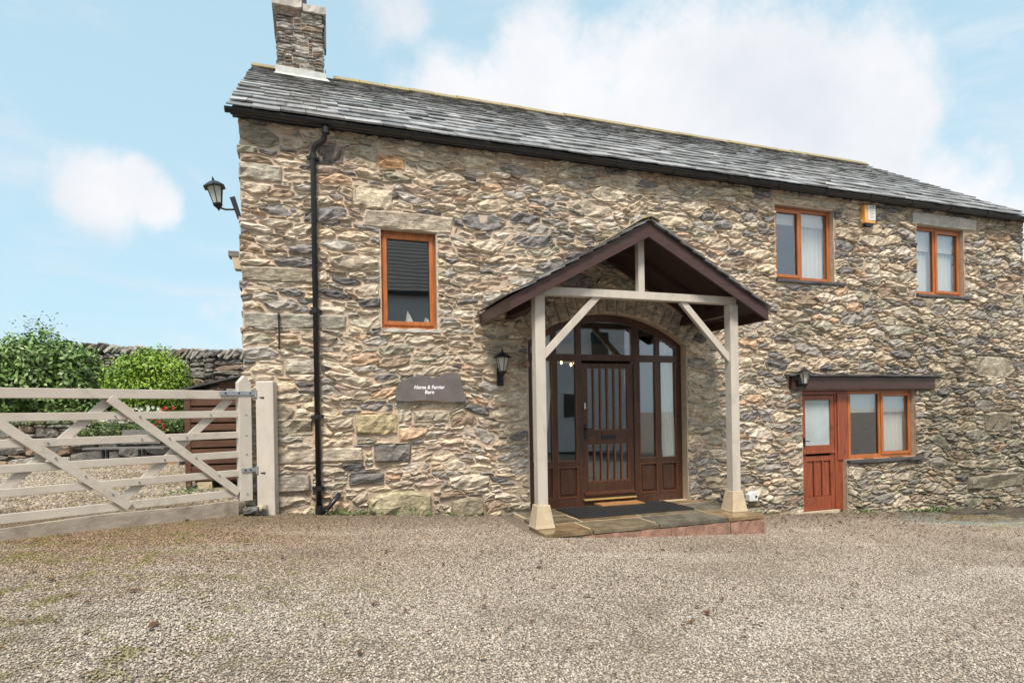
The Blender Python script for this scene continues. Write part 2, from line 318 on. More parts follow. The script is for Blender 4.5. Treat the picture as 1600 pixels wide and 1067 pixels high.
# ------------------------------------------------------------------ helpers
def gz(x, y):
    xs = [-9, -3, -.8, 0, 2.5, 5.6, 7.7, 10.7, 13.4, 18, 22]
    zs = [-1.06, -1.05, -1.13, -1.22, -1.43, -1.65, -1.78, -1.95, -2.12, -2.3, -2.3]
    z = float(np.interp(x, xs, zs))
    if y > 0: z = z + (-1.1 - z)*min(1, y/3) if x < 0 else z
    return z + .012*max(-9, min(0, y)) + .012*math.sin(x*1.7+y*.9)*min(1, abs(y))*.6
class MB:
    def __init__(s): s.v = []; s.f = []; s.c = []; s.col = None
    def add(s, vs, fs, col=None):
        o = len(s.v); s.v += [tuple(p) for p in vs]; s.f += [tuple(i+o for i in f) for f in fs]
        s.c += [col if col is not None else (1, 1, 1)]*len(vs); return s
    def box(s, x0, x1, y0, y1, z0, z1, col=None):
        vs = [(x, y, z) for x in (x0, x1) for y in (y0, y1) for z in (z0, z1)]
        return s.add(vs, [(0,1,3,2), (4,6,7,5), (0,4,5,1), (2,3,7,6), (0,2,6,4), (1,5,7,3)], col)
    def beam(s, a, b, w, h, up=(0,0,1), col=None):
        a, b = Vector(a), Vector(b); d = (b-a).normalized(); up = Vector(up)
        sd = d.cross(up).normalized(); u = sd.cross(d).normalized()
        vs = [p + sd*i*w/2 + u*j*h/2 for p in (a, b) for i in (-1, 1) for j in (-1, 1)]
        return s.add(vs, [(0,1,3,2), (4,6,7,5), (0,4,5,1), (2,3,7,6), (0,2,6,4), (1,5,7,3)], col)
    def prism(s, pts, d, col=None):
        n = len(pts); d = Vector(d); vs = [Vector(p) for p in pts]; vs += [p+d for p in vs]
        fs = [tuple(range(n-1, -1, -1)), tuple(range(n, 2*n))]+[(i, (i+1) % n, (i+1) % n+n, i+n) for i in range(n)]
        return s.add(vs, fs, col)
    def tube(s, path, r, n=10, col=None, cap=True):
        path = [Vector(p) for p in path]; rs = r if isinstance(r, (list, tuple)) else [r]*len(path)
        vs = []; ref = Vector((.13, .21, .97))
        for i, p in enumerate(path):
            d = (path[min(i+1, len(path)-1)]-path[max(i-1, 0)]).normalized()
            a = d.cross(ref if abs(d.dot(ref)) < .95 else Vector((1, 0, 0))).normalized(); b = d.cross(a)
            vs += [p+(a*math.cos(2*PI*k/n)+b*math.sin(2*PI*k/n))*rs[i] for k in range(n)]
        fs = [(i*n+k, i*n+(k+1) % n, (i+1)*n+(k+1) % n, (i+1)*n+k) for i in range(len(path)-1) for k in range(n)]
        if cap: fs += [tuple(range(n-1, -1, -1)), tuple(range((len(path)-1)*n, len(path)*n))]
        return s.add(vs, fs, col)
    def lathe(s, c, prof, n=12, col=None):
        c = Vector(c)
        vs = [c+Vector((r*math.cos(2*PI*(k+.5)/n), r*math.sin(2*PI*(k+.5)/n), z)) for r, z in prof for k in range(n)]
        fs = [(i*n+k, i*n+(k+1) % n, (i+1)*n+(k+1) % n, (i+1)*n+k) for i in range(len(prof)-1) for k in range(n)]
        return s.add(vs, fs+[tuple(range(n-1, -1, -1)), tuple(range((len(prof)-1)*n, len(prof)*n))], col)
    def xf(s, m):
        s.v = [tuple(m @ Vector(p)) for p in s.v]; return s
    def build(s, name, mat, parent=None, bevel=0, smooth=False, colour=None, kind=None, label=None):
        me = bpy.data.meshes.new(name); me.from_pydata(s.v, [], s.f)
        me.materials.append(M[mat] if isinstance(mat, str) else mat)
        ca = me.color_attributes.new('tint', 'FLOAT_COLOR', 'POINT')
        arr = np.ones((len(s.v), 4), np.float32); arr[:, :3] = np.array(colour if colour is not None else s.c, np.float32) if colour is None else np.tile(colour, (len(s.v), 1))
        ca.data.foreach_set('color', arr.ravel())
        if smooth: me.polygons.foreach_set('use_smooth', [True]*len(me.polygons))
        o = bpy.data.objects.new(name, me); COL.objects.link(o)
        if parent is not None: par(o, parent)
        if bevel:
            b = o.modifiers.new('edge', 'BEVEL'); b.width = bevel; b.segments = 2; b.limit_method = 'ANGLE'
        if kind: o['kind'] = kind
        if label: o['label'] = label
        return o
LOC = {}
def wloc(o):
    return LOC.get(o.name, Vector((0, 0, 0)))
def par(o, p):
    o.parent = p; o.matrix_parent_inverse = Matrix.Translation(-wloc(p))
    LOC.setdefault(o.name, Vector((0, 0, 0)))
def thing(name, label, cat, loc, group=None):
    o = bpy.data.objects.new(name, None); COL.objects.link(o); o.location = loc; LOC[o.name] = Vector(loc)
    o.empty_display_size = .1
    return tag(o, label, cat, group)
def tag(o, label, cat, group=None):
    o['label'] = label; o['category'] = cat
    if group: o['group'] = group
    return o
def struct(o): o['kind'] = 'structure'; return o

# ---- one rubble stone, in the frame (origin, U, V, N); about 50 triangles
def stone(mb, org, U, V, N, w, h, proud, col, rot=0., deep=.03, n=None, block=False, rng=R, chains=None):
    n = n or (2 if w < .09 else 3 if w < .2 else 4 if w < .45 else 6)
    asp = w/h
    if block: el, er = rng.uniform(.88, 1), rng.uniform(.88, 1)
    elif asp < 1.7: el, er = rng.uniform(.6, 1), rng.uniform(.6, 1)
    else: el, er = rng.choice([rng.uniform(.18, .5), rng.uniform(.5, 1), rng.uniform(.6, 1)]), rng.choice([rng.uniform(.18, .5), rng.uniform(.5, 1), rng.uniform(.6, 1)])
    jv = .03 if block else .10
    bot, top = [], []
    ol, orr = rng.uniform(-.3, .3)*(1-el)*h, rng.uniform(-.3, .3)*(1-er)*h
    for i in range(n+1):
        t = i/n; u = -w/2+w*t+(rng.uniform(-.2, .2)*w/n if 0 < i < n else 0)
        s = 1.0
        if i == 0: s = el
        elif i == n: s = er
        elif i == 1 and n > 2: s = .5+.5*max(el, .7)
        elif i == n-1 and n > 2: s = .5+.5*max(er, .7)
        off = ol*(1-t)+orr*t
        bot.append((u+rng.uniform(-.02, .02)*w, off-h/2*s*(1+rng.uniform(-jv, jv))))
        top.append((u+rng.uniform(-.02, .02)*w, off+h/2*s*(1+rng.uniform(-jv, jv))))
    if chains: bot, top = chains; n = len(bot)-1
    cr, sr = math.cos(rot), math.sin(rot)
    tilt = rng.uniform(-.18, .28); tl2 = rng.uniform(-.05, .05)   # tops or bottoms stand proud
    ins = min(.16*h, .012+.05*h); rg = .05 if w > .6 and block else .14
    def pt(u, v, nn, k=0):
        uu, vv = u*cr-v*sr, u*sr+v*cr
        return org+U*uu+V*vv+N*nn
    ring = bot+top[::-1]; m = len(ring)
    vs = [pt(u*1.02, v*1.02, -deep) for u, v in ring]
    vs += [pt(u, v, proud*rng.uniform(.35, .8)) for u, v in ring]
    def fl(u, v): return proud + tilt*v + tl2*u + rng.uniform(-rg, rg)*min(h, .2)
    def inset(u, v):
        return (u*(1-ins/(w/2)*.9), v-math.copysign(min(ins, abs(v)*.6), v))
    r2 = [inset(*q) for q in ring]
    vs += [pt(u, v, fl(u, v)) for u, v in r2]
    mids = []
    for i in range(n+1):
        a, b = r2[i], r2[m-1-i]; f = rng.uniform(.35, .65)
        u, v = a[0]*(1-f)+b[0]*f, a[1]*(1-f)+b[1]*f
        mids.append(pt(u, v, fl(u, v)+(rng.uniform(0, .1)*min(h, .1) if 0 < i < n and rg > .1 else 0)))
    vs += mids
    fs = [(i, (i+1) % m, (i+1) % m+m, i+m) for i in range(m)]+[(i+m, (i+1) % m+m, (i+1) % m+2*m, i+2*m) for i in range(m)]
    for i in range(n):
        fs.append((2*m+i, 2*m+i+1, 3*m+i+1, 3*m+i))
        fs.append((3*m+i, 3*m+i+1, 2*m+m-2-i, 2*m+m-1-i))
    # close the two ends between first/last ring corners and mid
    fs.append((2*m, 3*m, 2*m+m-1)); fs.append((2*m+n, 2*m+n+1, 3*m+n))
    o = len(mb.v)
    mb.v += [tuple(p) for p in vs]; mb.f += [tuple(i+o for i in f) for f in fs]
    for _ in vs:
        k_ = rng.uniform(.90, 1.10); mb.c.append(tuple(c*k_ for c in col))
PAL = [((.36,.315,.24), 5), ((.43,.365,.265), 5), ((.52,.465,.36), 3), ((.27,.255,.225), 4), ((.155,.15,.145), 2.4), ((.26,.20,.14), 1.6),
       ((.42,.30,.20), .8), ((.29,.275,.21), 2), ((.60,.55,.45), 1.2), ((.10,.10,.10), .7), ((.31,.25,.20), .7)]
def pal(rng=R, darker=0.):
    c = rng.choices([p[0] for p in PAL], [p[1] for p in PAL])[0]
    k = rng.uniform(.85, 1.25)*(1-darker)*1.5
    c = [x*k*f for x, f in zip(c, (1.02, .985, .985))]; m = max(1, max(c)/.70)
    return tuple(x/m for x in c)
def pack(x0, z0, x1, z1, free, cx=.025, cz=.02, scale=1.0, seed=3):
    """fill an area with irregular coursed rubble; returns rectangles"""
    rng = random.Random(seed)
    nx, nz = int((x1-x0)/cx), int((z1-z0)/cz)
    occ = np.zeros((nz, nx), bool)
    for j in range(nz):
        for i in range(nx):
            if not free(x0+(i+.5)*cx, z0+(j+.5)*cz): occ[j, i] = True
    outl = []
    hw = [(1, .5), (2, 4), (3, 5.5), (4, 5), (5, 3.2), (6, 1.8), (7, .9), (9, .5), (11, .2)]
    for j in range(nz):
        i = 0
        while i < nx:
            if occ[j, i]: i += 1; continue
            run = 1
            while i+run < nx and not occ[j, i+run] and run < 40: run += 1
            h = rng.choices([a for a, _ in hw], [b for _, b in hw])[0]*scale
            h = max(1, int(round(h)))
            ratio = rng.choice([1.5, 2.0, 2.6, 3.2, 3.8, 4.6, 5.6]) if h < 6 else rng.choice([1.3, 1.8, 2.4, 3.0])
            w = max(2, int(round(h*ratio*cz/cx)))
            if run-w < 4: w = run if run <= w*1.6+3 else max(3, run-5)
            w = min(w, run)
            if h > w*.8: h = max(2, int(w*rng.uniform(.45, .9)))
            hh = 1
            while hh < h and j+hh < nz and not occ[j+hh, i:i+w].any(): hh += 1
            occ[j:j+hh, i:i+w] = True
            outl.append((x0+i*cx, x0+(i+w)*cx, z0+j*cz, z0+(j+hh)*cz))
            i += w
    return outl

# ------------------------------------------------------------------ ground
def ground():
    xs = [-400, -150, -60, -25, -14] + [x*.5 for x in range(-20, 33)] + [18, 22, 40, 90, 200, 400]
    ys = [-400, -150, -60, -30, -20, -14] + [y*.5 for y in range(-20, 30)] + [18, 25, 40, 90, 200, 400]
    vs = [(x, y, gz(max(-9, min(22, x)), y) if True else 0) for y in ys for x in xs]
    nx = len(xs)
    fs = [(j*nx+i, j*nx+i+1, (j+1)*nx+i+1, (j+1)*nx+i) for j in range(len(ys)-1) for i in range(nx-1)]
    o = MB().add(vs, fs).build('ground', 'gravel', smooth=True); struct(o)
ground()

# ------------------------------------------------------------------ house
XL, XR, ZT, YB = -.74, 13.38, 3.60, 7.12
house = thing('stone_house', 'long two storey rubble stone barn house with a slate roof and one chimney', 'house', (6.3, 0, -1.6))
OPEN = [(.90, 1.62, 1.10, 2.38), (7.27, 8.51, 2.10, 3.33), (10.47, 11.71, 2.01, 3.27), (7.77, 8.72, -2.2, .27), (8.72, 10.36, -.93, .27)]
AX, AA, AZ, AR, AC = 4.20, 1.30, .98, 2.15, -.73    # flat segmental arch: springing AZ, radius AR, centre height AC
def arch_z(x, k=0.):
    return AC+math.sqrt(max(0, (AR+k)**2-(x-AX)**2)) if abs(x-AX) <= AA+.001 else None
def wall_mesh():
    mb = MB()
    xs = {XL, XR, AX-AA, AX+AA, 3.5, 5.6, 6.4}
    for a, b, _, _ in OPEN: xs |= {a, b}
    for k in range(17): xs.add(round(AX-AA*math.cos(PI*k/16), 4))
    xs = sorted(xs); fine = []
    for a, b in zip(xs[:-1], xs[1:]):
        n = max(1, int((b-a)/.08)); fine += [a+(b-a)*i/n for i in range(n)]
    fine.append(xs[-1])
    def jit(x, z):
        return .010*noise.noise(Vector((x*7, z*9, 3)))+.006*noise.noise(Vector((x*19, z*23, 7)))
    for a, b in zip(fine[:-1], fine[1:]):
        m = (a+b)/2
        gaps = [(z0, z1, z0, z1) for (x0, x1, z0, z1) in OPEN if x0 < m < x1]
        if abs(m-AX) < AA:
            za = arch_z(max(a, AX-AA)); zb = arch_z(min(b, AX+AA)); gaps.append((-3, (za), -3, (zb)))
        gaps.sort()
        la, lb = -2.6, -2.6
        for g in gaps+[(ZT, None, ZT, None)]:
            ta, tb = g[0], g[2]
            if ta > la+.001:
                n = max(1, int((ta-la)/.08))
                vs, fs = [], []
                for i in range(n+1):
                    za, zb = la+(ta-la)*i/n, lb+(tb-lb)*i/n
                    vs += [(a, jit(a, za), za), (b, jit(b, zb), zb)]
                fs = [(2*i, 2*i+1, 2*i+3, 2*i+2) for i in range(n)]
                mb.add(vs, fs)
            if g[1] is None: break
            la, lb = g[1], g[3]
    # other three walls and the gable peaks
    for x, s in ((XL+.02, 1), (XR, -1)):
        mb.add([(x, .012, -2.6), (x, YB, -2.6), (x, YB, ZT), (x, YB/2, 6.02), (x, .012, ZT)], [(0, 1, 2, 3, 4)])
    mb.add([(XL, YB, -2.6), (XR, YB, -2.6), (XR, YB, ZT), (XL, YB, ZT)], [(0, 1, 2, 3)])
    o = mb.build('wall', 'mortar', house)
    return o
wall = wall_mesh()
# reveals (the plastered or stone sides of every opening)
for (x0, x1, z0, z1) in OPEN:
    rv = MB(); d = .30; zb = z0 if z0 > -2 else -2.2
    if z0 > -2: rv.add([(x0, .005, z0), (x1, .005, z0), (x1, d, z0), (x0, d, z0)], [(0, 1, 2, 3)])
    zt = z1 if x1 != 8.72 else -.93
    pr = [] if x0 == 8.72 else [(x0, .005, zb), (x0, d, zb)]
    rv.add([(x1, .005, zb), (x1, .005, zt), (x1, d, zt), (x1, d, zb)], [(0, 1, 2, 3)])
    if x1 != 8.72: rv.add([(x1, .005, z1), (x0, .005, z1), (x0, d, z1), (x1, d, z1)], [(0, 1, 2, 3)])
    else: rv.add([(x1, .005, z1), (x0, .005, z1), (x0, d, z1), (x1, d, z1)], [(0, 1, 2, 3)])
    if x0 != 8.72: rv.add([(x0, .005, zb), (x0, .005, z1), (x0, d, z1), (x0, d, zb)], [(0, 1, 2, 3)])
    rv.build('reveal', 'plaster', house)
rv = MB(); ring = [(AX-AA, -1.6)]+[(AX-AA+2*AA*k/24, arch_z(AX-AA+2*AA*k/24)) for k in range(25)]+[(AX+AA, -1.6)]
rv.add([(x, y, z) for x, z in ring for y in (0, .32)], [(2*i, 2*i+2, 2*i+3, 2*i+1) for i in range(len(ring)-1)])
rv.build('reveal', 'plaster', house)

SPECIAL = [(.69,1.51,-1.36,-.99,(.36,.33,.22),.09), (1.77,2.22,-1.42,-1.14,(.27,.24,.17),.07), (.57,1.05,2.62,2.93,(.46,.41,.31),.03), (.88,1.22,3.17,3.34,(.46,.29,.16),.03),
 (-.72,.47,1.07,1.25,(.30,.29,.25),.035), (-.40,.64,-.60,-.41,(.38,.34,.27),.04), (-.40,.04,-.25,-.03,(.34,.32,.24),.03), (.54,1.08,-.26,.01,(.36,.31,.19),.045),
 (.15,.46,3.15,3.38,(.15,.14,.13),.03), (12.0,13.0,.50,.92,(.37,.335,.27),.05), (12.2,12.9,-.55,-.15,(.36,.32,.26),.05), (11.7,13.2,-1.62,-1.34,(.33,.30,.245),.06),
 (-.76,-.28,2.84,3.05,(.36,.34,.29),.035), (-.74,.05,1.63,1.81,(.31,.28,.22),.04), (-.28,.14,.51,.70,(.38,.36,.30),.03), (9.63,10.33,1.24,1.41,(.33,.33,.27),.04),
 (9.20,9.55,2.31,2.51,(.48,.44,.35),.03), (.76,1.24,-.63,-.39,(.14,.135,.13),.05), (.45,.89,-.90,-.75,(.14,.14,.14),.04), (1.28,1.76,-.12,.04,(.37,.34,.27),.03),
 (-.76,-.18,-.12,.14,(.30,.27,.21),.03), (-.74,-.30,3.25,3.50,(.24,.22,.18),.03), (7.22,8.66,3.34,3.50,(.42,.37,.28),.02), (-.74,.0,-.95,-.72,(.27,.25,.22),.04),
 (.69,1.84,2.39,2.62,(.40,.355,.29),.035)]
def free(x, z):
    if x < XL-.03 or x > XR or z > 3.56: return False
    for (a, b, c, d) in OPEN:
        if a-.01 < x < b+.01 and c-.01 < z < d+.01: return False
    if .88 < x < 1.68 and 1.04 < z < 1.12: return False                # sills
    if 7.22 < x < 8.62 and 2.04 < z < 2.12: return False
    if 10.42 < x < 11.80 and 1.96 < z < 2.03: return False
    if 8.70 < x < 10.5 and -1.0 < z < -.92: return False
    if 10.34 < x < 12.05 and 3.25 < z < 3.50: return False              # pale concrete lintel
    if 7.44 < x < 10.86 and .24 < z < .56: return False                 # timber lintel
    if abs(x-AX) < AA+.24 and z > AZ-.22+.8*max(0, abs(x-AX)-AA)*0 and math.hypot(x-AX, z-AC) < AR+.33 and (abs(x-AX) < AA+.005 or z > AC+(abs(x-AX)-.0)*1.28): return False
    if abs(x-AX) < AA+.005 and z <= AZ: return False
    for s in SPECIAL:
        if s[0] < x < s[1] and s[2] < z < s[3]: return False
    return True
def edge_fade(x, z):
    d = 9
    for (a, b, c, dd) in OPEN:
        dx = max(a-x, 0, x-b); dz = max(c-z, 0, z-dd); d = min(d, math.hypot(dx, dz))
    dx = max(0, abs(x-AX)-1.35); dz = max(0, z-1.45); d = min(d, math.hypot(dx, dz))
    d = min(d, x-XL+.05, XR-x)
    for s in SPECIAL:
        dx = max(s[0]-x, 0, x-s[1]); dz = max(s[2]-z, 0, z-s[3]); d = min(d, math.hypot(dx, dz)+.06)
    return max(0, min(1, d/.35))
cand = []
rs = random.Random(21)
# seeds of very different reach, flattened sideways; each stone is the cell of its seed (power diagram)
AN = 2.9
def clip(poly, nx, nz, d):                                     # keep nx*x + nz*z <= d
    o = []
    for i in range(len(poly)):
        p, q_ = poly[i-1], poly[i]; a_, b_ = nx*p[0]+nz*p[1]-d, nx*q_[0]+nz*q_[1]-d
        if (a_ <= 0) != (b_ <= 0):
            t_ = a_/(a_-b_); o.append((p[0]+(q_[0]-p[0])*t_, p[1]+(q_[1]-p[1])*t_))
        if b_ <= 0: o.append(q_)
    return o
RECTS = [(a-.004, b+.004, max(c, -2.6), d+.004) for a, b, c, d in OPEN]+[(.88, 1.68, 1.05, 1.11), (7.24, 8.74, 2.05, 2.11), (10.43, 11.86, 1.96, 2.02), (8.71, 10.52, -.99, -.92), (10.35, 12.04, 3.28, 3.495), (7.48, 10.82, .27, .54)]+[(q[0], q[1], q[2], q[3]) for q in SPECIAL]
cell = .16; grid = {}; seeds = []
def add_seed(x, z, r_):
    u = x/AN; gi, gj = int(u//cell), int(z//cell)
    for i in range(gi-1, gi+2):
        for j in range(gj-1, gj+2):
            for k in grid.get((i, j), ()):
                s_ = seeds[k]
                if (s_[0]-u)**2+(s_[1]-z)**2 < (.84*(s_[2]+r_))**2: return False
    grid.setdefault((gi, gj), []).append(len(seeds)); seeds.append((u, z, r_)); return True
for r0, r1, tries in ((.085, .11, 260), (.062, .085, 1500), (.042, .062, 7000), (.026, .042, 26000), (.017, .026, 30000)):
    for _ in range(tries):
        x, z = rs.uniform(XL, XR), rs.uniform(-2.3, 3.58)
        if z < gz(x, 0)-.1 or not free(x, z): continue
        add_seed(x, z, rs.uniform(r0, r1))
def warp(x, z):
    f = edge_fade(x, z)
    return (x+f*.10*noise.noise(Vector((x*1.3, z*2.6, 1))), z+f*(.17*noise.noise(Vector((x*.8, z*1.1, 9)))+.05*noise.noise(Vector((x*2.4, z*2.2, 4)))+.022*noise.noise(Vector((x*6, z*6, 14)))))
for k, (u, z, r_) in enumerate(seeds):
    poly = [(u-.3, z-.3), (u+.3, z-.3), (u+.3, z+.3), (u-.3, z+.3)]
    gi, gj = int(u//cell), int(z//cell)
    for i in range(gi-2, gi+3):
        for j in range(gj-2, gj+3):
            for m in grid.get((i, j), ()):
                if m == k: continue
                a_, b_, c2 = seeds[m]; dx, dz = a_-u, b_-z; D = math.hypot(dx, dz)
                if D > .34: continue
                dd = (D*D+r_*r_-c2*c2)/(2*D); dx /= D; dz /= D
                poly = clip(poly, dx, dz, dx*u+dz*z+dd)
                if len(poly) < 3: break
            if len(poly) < 3: break
        if len(poly) < 3: break
    if len(poly) < 3: continue
    poly = [(p*AN, q_) for p, q_ in poly]; x = u*AN
    for (a, b, c, d) in RECTS:
        if max(p[0] for p in poly) < a or min(p[0] for p in poly) > b or max(p[1] for p in poly) < c or min(p[1] for p in poly) > d: continue
        o_ = max((a-x, 0), (x-b, 1), (c-z, 2), (z-d, 3))[1]
        poly = clip(poly, *((1, 0, a), (-1, 0, -b), (0, 1, c), (0, -1, -d))[o_])
        if len(poly) < 3: break
    if len(poly) < 3: continue
    l_ = math.hypot(x-AX, z-AC)
    if z > AZ-.15 and abs(x-AX) < AA+.6:
        nx_, nz_ = (x-AX)/l_, (z-AC)/l_; poly = clip(poly, -nx_, -nz_, -(nx_*AX+nz_*AC+AR+.33)) if l_ > AR+.33 else poly
    if z < AZ+.2 and abs(x-AX) > AA and min(abs(p[0]-AX) for p in poly) < AA+.004:
        poly = clip(poly, 1, 0, AX-AA-.004) if x < AX else clip(poly, -1, 0, -(AX+AA+.004))
    if len(poly) < 3: continue
    poly = clip(poly, -1, 0, -(XL-.02+rs.uniform(-.025, .015))); poly = clip(poly, 1, 0, XR+rs.uniform(-.01, .015)) if poly else poly
    poly = clip(poly, 0, 1, 3.585) if len(poly) > 2 else poly
    if len(poly) < 3: continue
    xs_ = [p[0] for p in poly]; x0_, x1_ = min(xs_), max(xs_); w = x1_-x0_; h = max(p[1] for p in poly)-min(p[1] for p in poly)
    if w < .045 or h < .016: continue
    rgt = max(0, min(1, (x-5)/6)); gap = (.003+.022*rs.random()**1.6)*(1-.45*rgt)
    n = 3 if w < .12 else 4 if w < .26 else 5 if w < .45 else 7
    bot, top = [], []
    for i in range(n+1):
        t_ = i/n; t_ = t_*(1-.08)+.04
        xx = x0_+w*t_
        zs = []
        for e in range(len(poly)):
            p, q_ = poly[e-1], poly[e]
            if (p[0] <= xx) != (q_[0] <= xx): zs.append(p[1]+(q_[1]-p[1])*(xx-p[0])/(q_[0]-p[0]))
        if len(zs) < 2: zs = [z-.01, z+.01]
        lo, hi = min(zs), max(zs); g_ = min(gap*rs.uniform(.5, 1.3), (hi-lo)*.35); hh = (hi-lo)
        lo += g_+rs.uniform(0, .10)*hh; hi -= g_*.6+rs.uniform(0, .10)*hh
        if hi-lo < .012: mid_ = (hi+lo)/2; lo, hi = mid_-.006, mid_+.006
        xa = xx+(gap*.8 if i == 0 else -gap*.8 if i == n else rs.uniform(-.15, .15)*w/n)
        bot.append(warp(xa, lo)); top.append(warp(xa+rs.uniform(-.1, .1)*w/n, hi))
    cx_ = sum(p[0] for p in bot+top)/(2*n+2); cz_ = sum(p[1] for p in bot+top)/(2*n+2)
    ch_ = ([(p[0]-cx_, p[1]-cz_) for p in bot], [(p[0]-cx_, p[1]-cz_) for p in top])
    area = sum((t2[1]-b2[1]) for t2, b2 in zip(top, bot))/(n+1)*w
    pr_ = rs.uniform(.006, .034)+.018*rgt*rs.random()+(.02 if rs.random() < .1 else 0)
    cand.append((area/(x**2+DIST**2+z*z), cx_, cz_, w, h, pr_, pal(rs, .12*rgt), 0, False, x < XL+.16, ch_))
for (a, b, c, d, colr, p) in SPECIAL:
    cand.append((1, (a+b)/2, (c+d)/2, (b-a)-.015, (d-c)-.015, p, tuple(v*f for v, f in zip(colr, (1.33, 1.27, 1.22))), rs.uniform(-.02, .02), a < 3 and (d-c) < .25, a < XL+.1, None))
# voussoirs of the door arch, and the stones of the left and right jamb
for k in range(19):
    an = math.radians(90-38.5+77*(k+.5)/19); l_ = AR+.163
    cx_, cz_ = AX-l_*math.cos(an), AC+l_*math.sin(an)
    nx_, nz_ = -math.cos(an), math.sin(an)
    cand.append((.5, cx_, cz_, .31+rs.uniform(-.03, .04), .130+rs.uniform(-.014, .012), .03+rs.random()*.02, rs.choice([(.42,.35,.27), (.48,.40,.31), (.36,.30,.235), (.45,.35,.26)]), math.atan2(nz_, nx_), True, False, None))
cand.sort(key=lambda q: -q[0])
U0, V0, N0 = Vector((1, 0, 0)), Vector((0, 0, 1)), Vector((0, -1, 0))
rest = MB()
for i, (sz, x, z, w, h, p, c, sl_, blk, quoin, chn) in enumerate(cand):
    mb = MB() if i < 300 else rest
    stone(mb, Vector((x, 0, z)), U0, V0, N0, w, h, p, c, sl_, deep=.22 if quoin else .03, block=blk, n=(8 if blk and w > .7 else None), rng=rs, chains=chn)
    if i < 300: mb.build('stone', 'stone', wall)
rest.build('small_stones', 'stone', wall, kind='stuff')
NST = len(cand)
# gable-end rubble (seen only from the side)
gb = MB()
def freeg(y, z): return .12 < y < YB and z < 3.5+min(y, YB-y)*.66
for (a, b, c, d) in pack(.1, -1.5, YB, 5.8, freeg, .05, .04, 1, 8):
    stone(gb, Vector((XL+.02, (a+b)/2, (c+d)/2)), Vector((0, -1, 0)), V0, Vector((-1, 0, 0)), b-a-.02, d-c-.015, rs.uniform(.01, .03), pal(rs), rs.gauss(0, .04), rng=rs)
gw = gb.build('gable_stones', 'stone', wall, kind='stuff')

# lintels, sills
def rough_slab(name, mat, x0, x1, y0, y1, z0, z1, n=9, j=.008, parent=house, seed=1):
    r = random.Random(seed); pts = []
    vs = []
    for i in range(n+1):
        x = x0+(x1-x0)*i/n
        for (y, z) in ((y0, z0), (y0, z1), (y1, z1), (y1, z0)):
            vs.append((x, y+(r.uniform(-j, j) if y == y0 else 0), z+r.uniform(-j, j)))
    fs = [(4*i+k, 4*i+(k+1) % 4, 4*i+4+(k+1) % 4, 4*i+4+k) for i in range(n) for k in range(4)]+[(0, 1, 2, 3), (4*n+3, 4*n+2, 4*n+1, 4*n)]
    return MB().add(vs, fs).build(name, mat, parent, bevel=.004)
rough_slab('lintel', 'lint', 10.36, 12.03, -.035, .10, 3.285, 3.49, seed=4)
rough_slab('sill', 'lint', .90, 1.66, -.03, .10, 1.055, 1.10, seed=2)
rough_slab('sill', 'dslate', 7.26, 8.72, -.05, .10, 2.055, 2.10, j=.005, seed=3)
rough_slab('sill', 'dslate', 10.45, 11.84, -.05, .10, 1.965, 2.008, j=.005, seed=5)
rough_slab('sill', 'dslate', 8.73, 10.50, -.07, .10, -.985, -.93, j=.006, seed=6)
MB().box(7.50, 10.80, -.075, .10, .285, .50).build('timber_lintel', 'maroon', house, bevel=.008)
rough_slab('ledge', 'dslate', 7.40, 10.84, -.13, .02, .505, .535, n=20, j=.006, seed=7)

# ------------------------------------------------------------------ windows
def frame_ring(mb, x0, x1, z0, z1, y0, y1, w, wb=None):
    wb = wb or w
    mb.box(x0, x0+w, y0, y1, z0, z1); mb.box(x1-w, x1, y0, y1, z0, z1)
    mb.box(x0+w, x1-w, y0+.001, y1, z1-w, z1); mb.box(x0+w, x1-w, y0+.001, y1, z0, z0+wb)
def pane(x0, x1, z0, z1, y, parent, mat='glass'):
    MB().box(x0-.004, x1+.004, y, y+.006, z0-.004, z1+.004).build('pane', mat, parent)
def window(x0, x1, z0, z1, lights, mull, mat='oak', y=.075, bot=.075):
    """lights: list of (x0, x1, opens)"""
    mb = MB(); frame_ring(mb, x0+.004, x1-.004, z0+.002, z1-.004, y, y+.07, .055, bot)
    for m in mull: mb.box(m-.028, m+.028, y+.002, y+.07, z0+bot, z1-.055)
    w = mb.build('window', mat, house, bevel=.004)
    for (a, b, op) in lights:
        if op:
            sb = MB(); frame_ring(sb, a, b, z0+bot-.02, z1-.045, y-.016, y+.05, .052)
            sb.build('sash', mat, w, bevel=.005)
            pane(a+.052, b-.052, z0+bot+.032, z1-.097, y+.02, w)
            g = MB(); frame_ring(g, a+.052, b-.052, z0+bot+.032, z1-.097, y+.01, y+.022, .006); g.build('gasket', 'black', w)
        else:
            pane(a, b, z0+bot, z1-.055, y+.03, w)
            g = MB(); frame_ring(g, a, b, z0+bot, z1-.055, y+.02, y+.032, .006); g.build('gasket', 'black', w)
    return w
w1 = window(.90, 1.62, 1.10, 2.38, [(.93, 1.59, True)], [])
w2 = window(7.27, 8.51, 2.10, 3.33, [(7.30, 7.845, True), (7.89, 8.455, False)], [7.865])
w3 = window(10.47, 11.71, 2.01, 3.27, [(10.525, 11.0, False), (11.05, 11.68, True)], [11.03])
w4 = window(8.86, 10.36, -.93, .265, [(8.915, 9.57, False), (9.62, 10.34, True)], [9.60])
